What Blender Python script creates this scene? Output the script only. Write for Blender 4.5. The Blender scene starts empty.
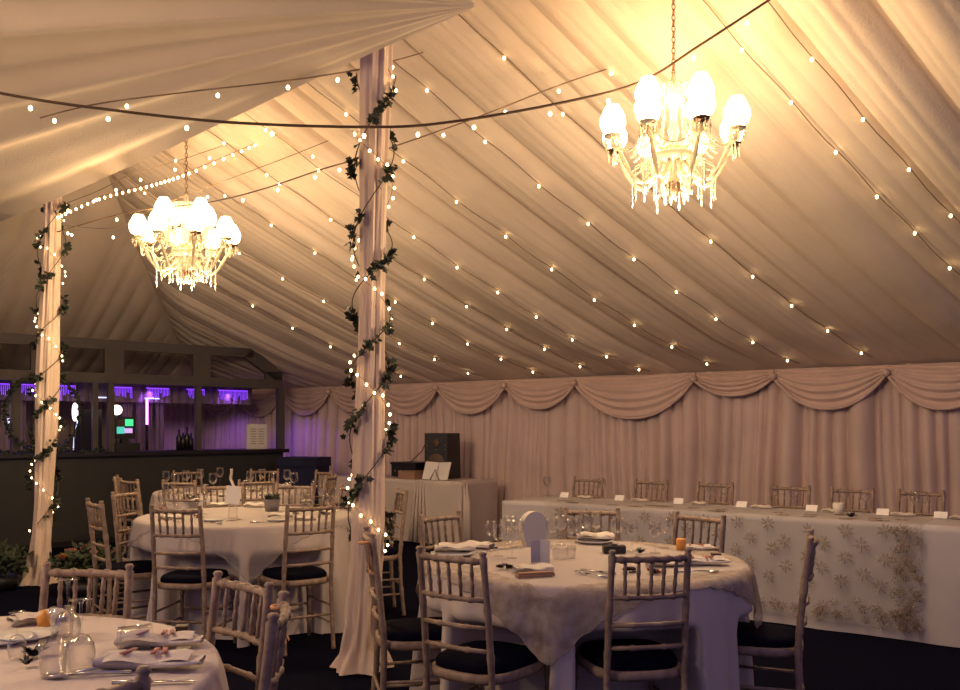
import bpy, math, random, bisect
from mathutils import Vector, Matrix
random.seed(7)
R = random.Random(11)
C = bpy.context.scene.collection
PI = math.pi
F, HZ, HC = 900.0, 427.0, 1.4
TZ = 0.765

# ------------------------------------------------------------------ coordinates
def W(t, s, z):                       # room coordinates: t along the long wall, s out from it
    return Vector((4.37 - .8*t - .6*s, 8.2 + .6*t - .8*s, z))
UX = Vector((-.8, .6, 0)); NX = Vector((.6, .8, 0))
def at(px, py, d):
    return Vector(((px-480)/F*d, d, HC + (HZ-py)/F*d))
def tp(px, py, z=TZ):
    d = (HC-z)*F/(py-HZ)
    return Vector(((px-480)/F*d, d, z))

# ------------------------------------------------------------------ materials
MATS = {}
def mat(name, col, rough=.7, metal=0, noise=None, scale=20, bump=0, bscale=80, emit=None, estr=0, trans=0, alpha=1, sheen=0, sub=0, col2=None, samp=None, ior=None, spec=None):
    m = bpy.data.materials.new(name); m.use_nodes = True
    nt = m.node_tree; b = nt.nodes['Principled BSDF']
    b.inputs['Base Color'].default_value = (*col, 1)
    b.inputs['Roughness'].default_value = rough
    b.inputs['Metallic'].default_value = metal
    if spec is not None: b.inputs['Specular IOR Level'].default_value = spec
    if ior: b.inputs['IOR'].default_value = ior
    if trans: b.inputs['Transmission Weight'].default_value = trans
    if alpha < 1: b.inputs['Alpha'].default_value = alpha
    if sheen: b.inputs['Sheen Weight'].default_value = sheen
    if emit:
        b.inputs['Emission Color'].default_value = (*emit, 1)
        b.inputs['Emission Strength'].default_value = estr
    tc = nt.nodes.new('ShaderNodeTexCoord')
    if noise:
        n = nt.nodes.new('ShaderNodeTexNoise'); n.inputs['Scale'].default_value = scale
        n.inputs['Detail'].default_value = 4
        r = nt.nodes.new('ShaderNodeValToRGB')
        c2 = col2 or tuple(c*(1-noise) for c in col)
        r.color_ramp.elements[0].position = .35; r.color_ramp.elements[0].color = (*c2, 1)
        r.color_ramp.elements[1].position = .65; r.color_ramp.elements[1].color = (*col, 1)
        nt.links.new(tc.outputs['Object'], n.inputs['Vector'])
        nt.links.new(n.outputs['Fac'], r.inputs['Fac'])
        nt.links.new(r.outputs['Color'], b.inputs['Base Color'])
    if bump:
        n2 = nt.nodes.new('ShaderNodeTexNoise'); n2.inputs['Scale'].default_value = bscale
        bp = nt.nodes.new('ShaderNodeBump'); bp.inputs['Strength'].default_value = bump
        bp.inputs['Distance'].default_value = .01
        nt.links.new(tc.outputs['Object'], n2.inputs['Vector'])
        nt.links.new(n2.outputs['Fac'], bp.inputs['Height'])
        nt.links.new(bp.outputs['Normal'], b.inputs['Normal'])
    if samp: m.cycles.emission_sampling = samp
    MATS[name] = m
    return m

M_LIN = mat('ivory lining', (.80, .66, .55), .85, noise=.10, scale=1.3, bump=.25, bscale=60)
M_CUR = mat('wall curtain', (.70, .53, .48), .85, noise=.12, scale=2, bump=.2, bscale=90)
M_SWAG = mat('swag fabric', (.68, .50, .43), .8, noise=.10, scale=3)
M_FLOOR = mat('dark carpet', (.005, .005, .016), .9, noise=.4, scale=60, bump=.4, bscale=300, spec=.03)
M_CLOTH = mat('cream tablecloth', (.62, .53, .49), .8, noise=.06, scale=5, bump=.15, bscale=200)
M_CLOTH2 = mat('grey tablecloth', (.46, .42, .43), .8, noise=.06, scale=5, bump=.15, bscale=200)
M_LACE = mat('lace overlay', (.55, .47, .41), .85, noise=.5, scale=22, col2=(.36, .27, .20), alpha=.62)
M_ORG = mat('organza', (.56, .51, .50), .6, alpha=.30, noise=.1, scale=6)
M_SPRIG = mat('embroidered sprigs', (.27, .19, .14), .8, alpha=.6, noise=.3, scale=70)
M_WOOD = mat('limed beech', (.34, .235, .17), .55, noise=.38, scale=28, bump=.3, bscale=60)
M_SEAT = mat('navy seat pad', (.004, .004, .014), .8, noise=.3, scale=40, spec=.04)
def thin_glass():
    m = mat('clear glass', (.9, .88, .86), .05); nt = m.node_tree
    o = nt.nodes['Material Output']; tr = nt.nodes.new('ShaderNodeBsdfTransparent'); gl = nt.nodes.new('ShaderNodeBsdfGlossy')
    gl.inputs['Roughness'].default_value = .06; tr.inputs['Color'].default_value = (.985, .98, .975, 1)
    lw = nt.nodes.new('ShaderNodeLayerWeight'); lw.inputs['Blend'].default_value = .2
    mx = nt.nodes.new('ShaderNodeMixShader'); nt.links.new(lw.outputs['Facing'], mx.inputs['Fac'])
    nt.links.new(tr.outputs[0], mx.inputs[1]); nt.links.new(gl.outputs[0], mx.inputs[2]); nt.links.new(mx.outputs[0], o.inputs['Surface'])
    return m
M_GLASS = thin_glass()
M_CRYST = mat('crystal', (1, .88, .66), .08, trans=.45, ior=1.5, emit=(1, .72, .36), estr=0)
M_BRASS = mat('dark bronze', (.10, .05, .03), .35, metal=.8)
M_CHAIN = mat('chain metal', (.22, .13, .07), .4, metal=.8)
M_SHADE = mat('lit candle shade', (1, .85, .6), .6, emit=(1, .68, .32), estr=12)
M_BULB = mat('lit fairy bulb', (1, .8, .5), .5, emit=(1, .68, .32), estr=9, samp='NONE')
M_CABLE = mat('brown cable', (.09, .045, .025), .6)
M_CABLE2 = mat('thin cable', (.22, .14, .09), .6)
M_LEAF = mat('ivy leaf', (.022, .034, .018), .55, noise=.5, scale=30)
M_STEM = mat('ivy stem', (.06, .045, .025), .7)
M_POLE = mat('pole fabric', (.74, .57, .45), .8, noise=.1, scale=4, bump=.2, bscale=120)
M_STEEL = mat('pole steel', (.4, .4, .4), .4, metal=.8)
M_BAR = mat('bar panel', (.026, .025, .027), .6, noise=.15, scale=6)
M_BARH = mat('bar fascia', (.085, .070, .066), .7, noise=.12, scale=5)
M_BTOP = mat('bar top', (.010, .008, .012), .3)
M_BLACK = mat('black plastic', (.012, .011, .014), .45, noise=.2, scale=50)
M_NAVY = mat('navy cloth', (.012, .012, .05), .8, noise=.2, scale=10)
M_PURP = mat('purple led', (.3, .1, .8), .5, emit=(.20, .04, .85), estr=1.6)
M_PINK = mat('pink neon', (.9, .3, .9), .5, emit=(1, .22, .95), estr=3)
M_WLED = mat('white lamp', (1, 1, 1), .5, emit=(1, .87, .78), estr=2.2)
M_BLED = mat('bluish lamp', (1, 1, 1), .5, emit=(.55, .6, 1), estr=1.1)
M_TEAL = mat('screen teal', (.05, .4, .35), .4, emit=(.05, .42, .33), estr=1.0)
M_GREEN = mat('screen green', (.05, .5, .3), .4, emit=(.05, .6, .22), estr=1.0)
M_LILAC = mat('screen lilac', (.5, .3, .6), .4, emit=(.55, .35, .8), estr=.8)
M_PANEL = mat('bar back panel', (.22, .16, .15), .8, noise=.2, scale=4)
M_WHITE = mat('white card', (.80, .76, .72), .6)
M_PALE = mat('pale blue card', (.46, .45, .49), .6)
M_INK = mat('printed ink', (.25, .18, .22), .7)
M_NAPK = mat('napkin', (.72, .64, .56), .85, noise=.15, scale=20)
M_RED = mat('red ribbon', (.42, .16, .13), .7)
M_PINKR = mat('pink petals', (.62, .33, .27), .8)
M_CHINA = mat('white china', (.72, .70, .68), .2)
M_SILV = mat('cutlery steel', (.6, .58, .56), .22, metal=1)
M_DARKP = mat('dark chocolate box', (.09, .05, .03), .6, noise=.2, scale=60)
M_ORANGE = mat('plain orange', (.75, .33, .06), .4)  # plain orange base colour for the little jar and the juice
M_BUCK = mat('galvanised pail', (.26, .24, .26), .4, metal=.5)
M_FOL = mat('foliage', (.03, .045, .018), .7, noise=.5, scale=20)
M_ROSE = mat('rose petals', (.50, .10, .07), .7)
M_YELL = mat('yellow petals', (.55, .38, .08), .7)
M_SASH = mat('orange sash', (.70, .33, .14), .7)
M_BROWN = mat('tan box', (.34, .20, .12), .6)

# ------------------------------------------------------------------ mesh builder
class MB:
    def __init__(s): s.v = []; s.f = []; s.m = []
    def add(s, vs, fs, mi=0):
        o = len(s.v); s.v += [tuple(v) for v in vs]
        s.f += [tuple(i+o for i in f) for f in fs]; s.m += [mi]*len(fs)
    def box(s, c, d, mi=0, rot=None):
        vs = [Vector((x*d[0]/2, y*d[1]/2, z*d[2]/2)) for x in (-1, 1) for y in (-1, 1) for z in (-1, 1)]
        if rot is not None: vs = [rot @ v for v in vs]
        vs = [v+Vector(c) for v in vs]
        s.add(vs, [(0,1,3,2),(4,6,7,5),(0,4,5,1),(2,3,7,6),(0,2,6,4),(1,5,7,3)], mi)
    def tube(s, pts, r, n=8, mi=0, cap=True, closed=False):
        pts = [Vector(p) for p in pts]; k = len(pts)
        rs = r if isinstance(r, (list, tuple)) else [r]*k
        nrm = None; vs = []
        for i, p in enumerate(pts):
            if closed: d = pts[(i+1) % k]-pts[i-1]
            else: d = pts[min(i+1, k-1)]-pts[max(i-1, 0)]
            d = d.normalized() if d.length > 1e-9 else Vector((0, 0, 1))
            if nrm is None:
                nrm = d.orthogonal().normalized()
            nrm = (nrm-d*nrm.dot(d))
            nrm = nrm.normalized() if nrm.length > 1e-6 else d.orthogonal().normalized()
            b = d.cross(nrm)
            for j in range(n):
                a = 2*PI*j/n
                vs.append(p+(nrm*math.cos(a)+b*math.sin(a))*rs[i])
        fs = []
        for i in range(k if closed else k-1):
            i2 = (i+1) % k
            for j in range(n):
                fs.append((i*n+j, i*n+(j+1) % n, i2*n+(j+1) % n, i2*n+j))
        if cap and not closed:
            fs.append(tuple(range(n-1, -1, -1))); fs.append(tuple((k-1)*n+j for j in range(n)))
        s.add(vs, fs, mi)
    def lathe(s, prof, n=16, mi=0, c=(0, 0, 0), rot=None):
        c = Vector(c); vs = []
        for (r, z) in prof:
            for j in range(n):
                a = 2*PI*j/n; v = Vector((r*math.cos(a), r*math.sin(a), z))
                if rot is not None: v = rot @ v
                vs.append(v+c)
        fs = []
        for i in range(len(prof)-1):
            for j in range(n):
                fs.append((i*n+j, i*n+(j+1) % n, (i+1)*n+(j+1) % n, (i+1)*n+j))
        if prof[0][0] > 1e-4: fs.append(tuple(range(n-1, -1, -1)))
        if prof[-1][0] > 1e-4: fs.append(tuple((len(prof)-1)*n+j for j in range(n)))
        s.add(vs, fs, mi)
    def open_lathe(s, prof, n=16, mi=0, c=(0, 0, 0), rot=None):
        a = len(s.f); s.lathe(prof, n, mi, c, rot)
        # drop caps (last added n-gons)
        keep = [(f, m) for f, m in zip(s.f[a:], s.m[a:]) if len(f) == 4]
        s.f = s.f[:a]+[k[0] for k in keep]; s.m = s.m[:a]+[k[1] for k in keep]
    def grid(s, fn, nu, nv, mi=0, closed=False):
        vs = [fn(i/nu, j/nv) for i in range(nu if closed else nu+1) for j in range(nv+1)]
        fs = []; w = nv+1
        for i in range(nu):
            i2 = (i+1) % nu if closed else i+1
            for j in range(nv):
                fs.append((i*w+j, i2*w+j, i2*w+j+1, i*w+j+1))
        s.add(vs, fs, mi)
    def ball(s, c, r, n=8, mi=0, sc=(1, 1, 1)):
        prof = [(r*math.sin(PI*i/(n//2+1))*1.0, -r*math.cos(PI*i/(n//2+1))) for i in range(n//2+2)]
        a = len(s.v); s.lathe([(max(p[0], 1e-5), p[1]) for p in prof], n, mi)
        s.v[a:] = [(x*sc[0]+c[0], y*sc[1]+c[1], z*sc[2]+c[2]) for x, y, z in s.v[a:]]
    def leaf(s, c, d, n, L, Wd, mi=0, lobed=False):
        d = Vector(d).normalized(); n = Vector(n); n = (n-d*n.dot(d))
        n = n.normalized() if n.length > 1e-5 else d.orthogonal().normalized()
        b = d.cross(n); c = Vector(c)
        if lobed:
            prof = [(0, 0), (.5, .1), (.35, .35), (.62, .5), (.3, .65), (0, 1), (-.3, .65), (-.62, .5), (-.35, .35), (-.5, .1)]
        else:
            prof = [(0, 0), (.4, .3), (.42, .6), (0, 1), (-.42, .6), (-.4, .3)]
        vs = [c+b*(x*Wd)+d*(y*L)+n*(-.25*abs(x)*Wd) for x, y in prof]
        k = len(prof); h = k//2
        s.add(vs+[c+d*(.5*L)], [(i, (i+1) % k, k) for i in range(k)], mi)
    def build(s, name, mats, parent=None, smooth=True, loc=None):
        me = bpy.data.meshes.new(name); me.from_pydata(s.v, [], s.f)
        if not isinstance(mats, (list, tuple)): mats = [mats]
        for m in mats: me.materials.append(m)
        me.polygons.foreach_set('material_index', s.m)
        if smooth: me.polygons.foreach_set('use_smooth', [True]*len(s.f))
        me.update()
        o = bpy.data.objects.new(name, me); C.objects.link(o)
        if parent: o.parent = parent
        if loc is not None: o.location = loc
        return o

def autosmooth(o, ang=40):
    me = o.data
    try: me.set_sharp_from_angle(angle=math.radians(ang))
    except Exception: pass
    return o
def tag(o, label, cat, group=None, kind=None):
    o['label'] = label; o['category'] = cat
    if group: o['group'] = group
    if kind: o['kind'] = kind
    return o
def struct(o): o['kind'] = 'structure'; return o
def empty(name, loc=(0, 0, 0), rz=0):
    o = bpy.data.objects.new(name, None); C.objects.link(o); o.location = loc; o.rotation_euler = (0, 0, rz)
    o.empty_display_size = .1
    return o
KIDS = {}
def copy_tree(o, parent=None):
    c = o.copy(); C.objects.link(c)
    if parent: c.parent = parent
    for ch in [x for x in ALLKIDS(o)]: copy_tree(ch, c)
    return c
def ALLKIDS(o): return list(o.children)

def creases(a, b, lo, hi, rnd):
    xs = [a]
    while xs[-1] < b: xs.append(xs[-1]+rnd.uniform(lo, hi)*(1 if rnd.random() < .75 else 1.7))
    ds = [rnd.uniform(.45, 1.1) for _ in xs]
    return xs, ds
def pleat(x, cr, sharp=.6):
    xs, ds = cr
    i = min(max(bisect.bisect_right(xs, x)-1, 0), len(xs)-2)
    w = xs[i+1]-xs[i]; f = min(max((x-xs[i])/w, 0), 1)
    return ds[i]*(w**.75)*(math.sin(PI*f)**sharp)

# ------------------------------------------------------------------ the tent shell
TE = 11.2
def prof(s): return 2.0 + .36*s + .025*s*s
SK = .35
cr1 = creases(-7.5, 12.5, .13, .42, random.Random(3))
cr1b = creases(-7.5, 12.5, .04, .12, random.Random(9))
def ceil_z(t, s, disp=True):
    z = prof(s)
    if disp:
        tau = t-SK*s
        z -= (.25*pleat(tau, cr1, .45)+.07*pleat(tau, cr1b, .7))*min(1, .25+s*.8)*min(1, max(0, (TE-s-t)/.4))
    return z
def main_slope(u, v):
    s = 5.9*v; tau = -6.5+17.7*u
    t = min(tau+SK*s, TE-s)
    return W(t, s, ceil_z(t, s))
mb = MB(); mb.grid(main_slope, 1500, 40)
mb.f, mb.m = zip(*[(f, m) for f, m in zip(mb.f, mb.m) if Vector(mb.v[f[0]])-Vector(mb.v[f[1]]) != Vector((0, 0, 0))])
mb.f = list(mb.f); mb.m = list(mb.m)
struct(mb.build('ceiling', M_LIN))
cr2 = creases(-1, 12, .10, .32, random.Random(5))
def hip_slope(u, v):
    s = 9.0*u; e = min(s, 10.8-s)*v
    d = .17*pleat(s-.25*e, cr2, .45)*min(1, .25+e)*min(1, (min(s, 10.8-s)-e)/.4)
    return W(TE-e, s, prof(e)-d)
mb = MB(); mb.grid(hip_slope, 800, 26); struct(mb.build('ceiling', M_LIN))

# the nearer lining: swathes gathered at one point, hanging over the line of poles
V = Vector((-.749, .663, 0)); MM = Vector((.663, .749, 0))
P1 = Vector((-.60, 5.2, 0)); P2 = Vector((-3.79, 8.0, 0))
G = P1+V*(-1.0)-MM*.24
FOLD = [(.055, .035), (.10, .03), (.175, .060), (.262, .060), (.36, .02), (.46, .075), (.62, .05), (.85, .07), (1.1, .08), (1.35, .05)]
def near_lin(u, v):
    r = .02+13*v**1.15; ph = 1.5*u
    d = V*math.cos(ph)-MM*math.sin(ph)
    z = 3.44+.25*r*math.sin(ph)
    tot = 0
    for (p0, a) in FOLD:
        x = (ph-p0)/.030
        tot += 1.5*a*math.exp(-x*x*.5)*(1+.5*math.tanh(x*1.2))
    z -= tot*min(r, 5)*.33
    z -= .02*r*math.sin(PI*min(1, r/9))
    if ph < .03: z -= .05*(1-ph/.03)*min(1, r/3)
    p = G+d*r
    return Vector((p.x, p.y, z))
mb = MB(); mb.grid(near_lin, 420, 50); struct(mb.build('ceiling', M_LIN))

# walls: pleated curtains
cw = creases(-6, 13, .05, .16, random.Random(21))
def wall_right(u, v):
    t = -5.5+(TE+5.5)*u; z = 2.03*v
    x = t+.03*math.sin(z*1.3+t*2.1)*(2-z)
    d = .50*pleat(x, cw, .6)*(.6+.4*min(1, (2.03-z)))
    return W(t, d-.06, z)
mb = MB(); mb.grid(wall_right, 1700, 10); struct(mb.build('wall_right', M_CUR))
def wall_back(u, v):
    s = 10.8*u; z = 2.03*v
    return W(TE-.45*pleat(s, cw, .6)+.03, s, z)
mb = MB(); mb.grid(wall_back, 700, 8); struct(mb.build('wall_back', M_CUR))
# floor
mb = MB(); mb.add([(-14, -4, 0), (9, -4, 0), (9, 17, 0), (-14, 17, 0)], [(0, 1, 2, 3)]); struct(mb.build('floor', M_FLOOR))

# swags along the eaves
anch = [-3.4, -2.35, -1.35, -.35, .6, 1.67, 2.52, 4.0, 5.0, 6.09, 7.1, 8.1, 9.15, 10.2, 11.15]
rs = random.Random(4)
for i in range(len(anch)-1):
    a, b = anch[i], anch[i+1]; D = rs.uniform(.26, .34)*(1.1 if b-a > 1.2 else 1)
    if i == 6: D = .40
    if i == 5: D = .17
    ph = rs.uniform(0, 6)
    def sw(u, v, a=a, b=b, D=D, ph=ph):
        q = (1-abs(2*u-1)**2.2)
        zt = 1.985; za = 1.93
        zb = za-.03-D*q
        v2 = v
        z = zt+(zb-zt)*v2
        puff = math.sin(PI*u)**.5
        out = .085+.05*puff*math.sin(PI*min(1, v*1.02))+.016*puff*math.cos(2*PI*(5.2*v+.15*math.sin(ph+3*u)))+(.02 if v > .93 else 0)
        out += .012*math.sin(40*u+ph)*(1-puff)
        return W(a+(b-a)*u, out, z)
    m = MB(); m.grid(sw, 44, 40)
    def hem(u, a=a, b=b, sw=sw): return sw(u, 1.0)
    m.tube([hem(k/30) for k in range(31)], .016, 6)
    # gathered tail at the right hand anchor
    m.lathe([(.012, -.02), (.035, .0), (.045, .02), (.030, .05), (.01, .06)], 10, 0, W(b, .13, 1.89))
    o = m.build('trim_%d' % (i+1), M_SWAG); struct(o)

# ------------------------------------------------------------------ chiavari chair
def bamboo(mb, p0, p1, r, rings=(), n=9, mid=None):
    p0 = Vector(p0); p1 = Vector(p1); L = (p1-p0).length
    fs = [0, 1]
    for q in rings:
        for dq in (-.014/L, -.006/L, .006/L, .014/L): fs.append(q+dq)
    fs = sorted(min(max(x, 0), 1) for x in fs)
    pts = []; rr = []
    for x in fs:
        p = p0.lerp(p1, x)
        if mid is not None: p = p+Vector(mid)*math.sin(PI*x)
        near = min([abs(x-q)*L for q in rings] or [9])
        pts.append(p); rr.append(r*1.3 if near < .009 else r)
    mb.tube(pts, rr, n)
def make_chair():
    root = empty('chiavari_chair')
    wt, wb = .170, .185          # half widths at top / seat
    yb, yt = -.195, -.245
    for sx in (-1, 1):
        m = MB()
        pts = [Vector((sx*.18, -.225, 0)), Vector((sx*.178, -.2, .25)), Vector((sx*wb*.95, yb, .44)), Vector((sx*.174, -.215, .66)), Vector((sx*wt, yt, .905))]
        fine = []
        for k in range(4):
            for j in range(5): fine.append(pts[k].lerp(pts[k+1], j/5))
        fine.append(pts[4])
        P = []; RR = []
        for k, p in enumerate(fine):
            P.append(p); RR.append(.0145 if k % 4 else .0175)
            if k % 4 == 0 and k < len(fine)-1:
                P.append(p.lerp(fine[k+1], .25)); RR.append(.0145)
        P += [Vector((sx*wt, yt-.001, .912)), Vector((sx*wt, yt-.002, .922)), Vector((sx*wt, yt-.002, .930))]; RR += [.011, .017, .012]
        m.tube(P, RR, 9)
        m.build('back_post', M_WOOD, root)
        m = MB(); bamboo(m, (sx*.205, .205, 0), (sx*.19, .19, .43), .0145, (.25, .5, .75)); m.build('leg', M_WOOD, root)
    def yat(z): return yb+(yt-yb)*max(0, (z-.44)/.465)
    m = MB(); bamboo(m, (-wt, yat(.9), .893), (wt, yat(.9), .893), .0125, (.12, .3, .5, .7, .88), mid=(0, -.02, 0)); m.build('top_rail', M_WOOD, root)
    m = MB(); bamboo(m, (-.172, yat(.745), .745), (.172, yat(.745), .745), .011, (.2, .5, .8), mid=(0, -.02, 0)); m.build('middle_rail', M_WOOD, root)
    for z in (.635, .545):
        m = MB(); bamboo(m, (-.175, yat(z), z), (.175, yat(z), z), .0095, (.3, .7), mid=(0, -.018, 0)); m.build('lower_rail', M_WOOD, root)
    for k in range(5):
        x = (k-2)*.0555; cv = -.02*math.sin(PI*(x+.17)/.34)
        m = MB(); bamboo(m, (x, yat(.745)+cv, .75), (x*1.04, yat(.89)+cv, .89), .0075, (.33, .66), 7); m.build('spindle', M_WOOD, root)
    # rounded seat frame and pad
    def outline(k, n, sc=1.0):
        a = 2*PI*k/n; c, s = math.cos(a), math.sin(a)
        e = .62
        x = abs(c)**e*(1 if c > 0 else -1)*.205; y = abs(s)**e*(1 if s > 0 else -1)*.208
        x *= (1+.05*y/.2)
        return x*sc, y*sc
    m = MB(); n = 40
    prf = [(1.03, .412), (1.05, .425), (1.04, .445), (1.0, .45), (.9, .45), (.9, .412)]
    vs = []
    for (sc, z) in prf:
        for k in range(n):
            x, y = outline(k, n, sc); vs.append((x, y, z))
    fs = [(i % 6*n+j, i % 6*n+(j+1) % n, (i+1) % 6*n+(j+1) % n, (i+1) % 6*n+j) for i in range(6) for j in range(n)]
    m.add(vs, fs); m.build('seat_frame', M_WOOD, root)
    m = MB()
    prf = [(0.001, .44), (.93, .44), (.97, .452), (.97, .468), (.92, .482), (.7, .490), (.3, .494), (0.001, .495)]
    vs = []
    for (sc, z) in prf:
        for k in range(n):
            x, y = outline(k, n, sc); vs.append((x, y, z))
    fs = [(i*n+j, i*n+(j+1) % n, (i+1)*n+(j+1) % n, (i+1)*n+j) for i in range(7) for j in range(n)]
    m.add(vs, fs); m.build('seat_pad', M_SEAT, root)
    for z in (.16, .27):
        for sx in (-1, 1): m = MB(); bamboo(m, (sx*.2, .2, z), (sx*.178, -.21, z), .008, (.5,), 7); m.build('stretcher', M_WOOD, root)
    m = MB(); bamboo(m, (-.2, .198, .22), (.2, .198, .22), .008, (.5,), 7); m.build('stretcher', M_WOOD, root)
    m = MB(); bamboo(m, (-.178, -.21, .22), (.178, -.21, .22), .008, (.5,), 7); m.build('stretcher', M_WOOD, root)
    return root
CHAIR = make_chair(); CHAIR.scale = (.90, 1, 1); used = [0]
SEATS = {}
def chair(x, y, tx, ty, label, group=None, table=None):
    """x, y: where the top of the back stands; tx, ty: the point it faces"""
    d = Vector((tx-x, ty-y, 0)).normalized()
    o = CHAIR if not used[0] else copy_tree(CHAIR); used[0] += 1
    o.location = (x+d.x*.24, y+d.y*.24, 0)
    o.rotation_euler = (0, 0, math.atan2(d.y, d.x)-PI/2)
    tag(o, label, 'chair', group)
    if table is not None: SEATS.setdefault(table, []).append((x, y, d))
    return o

T0 = Vector((-1.46, 2.3, 0)); T1 = Vector((.50, 4.33, 0)); T2 = Vector((-1.68, 6.5, 0)); T3 = Vector((-2.48, 9.05, 0))
g = 'chiavari chairs'
def ch(x, y, T, key, label, group=None): chair(x, y, T.x, T.y, label, group, key)
G0 = 'chairs around the nearest left table'
ch(-1.355, 3.10, T0, 0, 'chair standing behind the near left table, seen over its upturned wine glasses', G0)
ch(-.75, 2.82, Vector((-.75-.70, 2.82-.71, 0)), 0, 'chair at the right of the near left table, its whole slatted back showing', G0)
ch(-.548, 2.42, T0, 0, 'edge-on chair with an orange ribbon, right of the near left table', G0)
ch(-.77, 1.66, T0, 0, 'chair cut off at the bottom edge, in front of the near left table', G0)
G1 = 'chairs around the lace covered round table'
ch(-.11, 3.47, T1, 1, 'front left chair at the lace covered round table, left of the hanging lace point', G1)
ch(.655, 3.47, T1, 1, 'front right chair at the lace covered round table, right of the hanging lace point', G1)
ch(-.215, 4.95, T1, 1, 'chair behind the left rim of the lace covered round table', G1)
ch(-.50, 4.12, T1, 1, 'chair turned sideways just right of the ivy pole foot', G1)
ch(.655, 5.28, T1, 1, 'chair behind the lace covered round table next to the arched card', G1)
ch(1.20, 4.93, T1, 1, 'chair behind the right rim of the lace covered round table', G1)
ch(1.455, 3.98, T1, 1, 'chair seen edge-on right of the lace covered round table', G1)
G2 = 'chairs around the middle round table'
ch(-1.83, 5.42, T2, 2, 'left one of two chairs in front of the middle round table', G2)
ch(-1.05, 5.58, T2, 2, 'right one of two chairs in front of the middle round table', G2)
ch(-.60, 6.85, T2, 2, 'chair at the middle round table showing just right of the ivy pole', G2)
ch(-2.63, 6.68, T2, 2, 'chair at the left rim of the middle round table, the farther of two there', G2)
ch(-2.50, 5.85, T2, 2, 'chair at the left of the middle round table, leftmost and seen side-on', G2)
ch(-2.12, 7.45, T2, 2, 'chair behind the middle round table, left of the cream table card', G2)
ch(-1.55, 7.52, T2, 2, 'chair behind the middle round table, right of the grey pail', G2)
ch(-1.02, 7.28, T2, 2, 'chair behind the middle round table, partly behind the ivy pole', G2)
G3 = 'chairs around the far round table'
ch(-2.68, 8.02, T3, 3, 'chair in front of the far round table, left of the cream table card', G3)
ch(-2.02, 8.13, T3, 3, 'chair in front of the far round table, right of the cream table card', G3)
ch(-3.20, 8.22, T3, 3, 'front left chair of the far round table, before the bar front', G3)
ch(-3.52, 8.72, T3, 3, 'chair at the left end of the far round table, nearest the bar', G3)
ch(-3.20, 9.85, T3, 3, 'chair behind the far round table, left one against the bar front', G3)
ch(-2.42, 10.1, T3, 3, 'chair behind the far round table, middle one against the bar front', G3)
ch(-1.70, 9.80, T3, 3, 'chair behind the far round table, by the dark blue cabinet', G3)
ch(-1.48, 8.90, T3, 3, 'chair at the right end of the far round table', G3)

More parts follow.
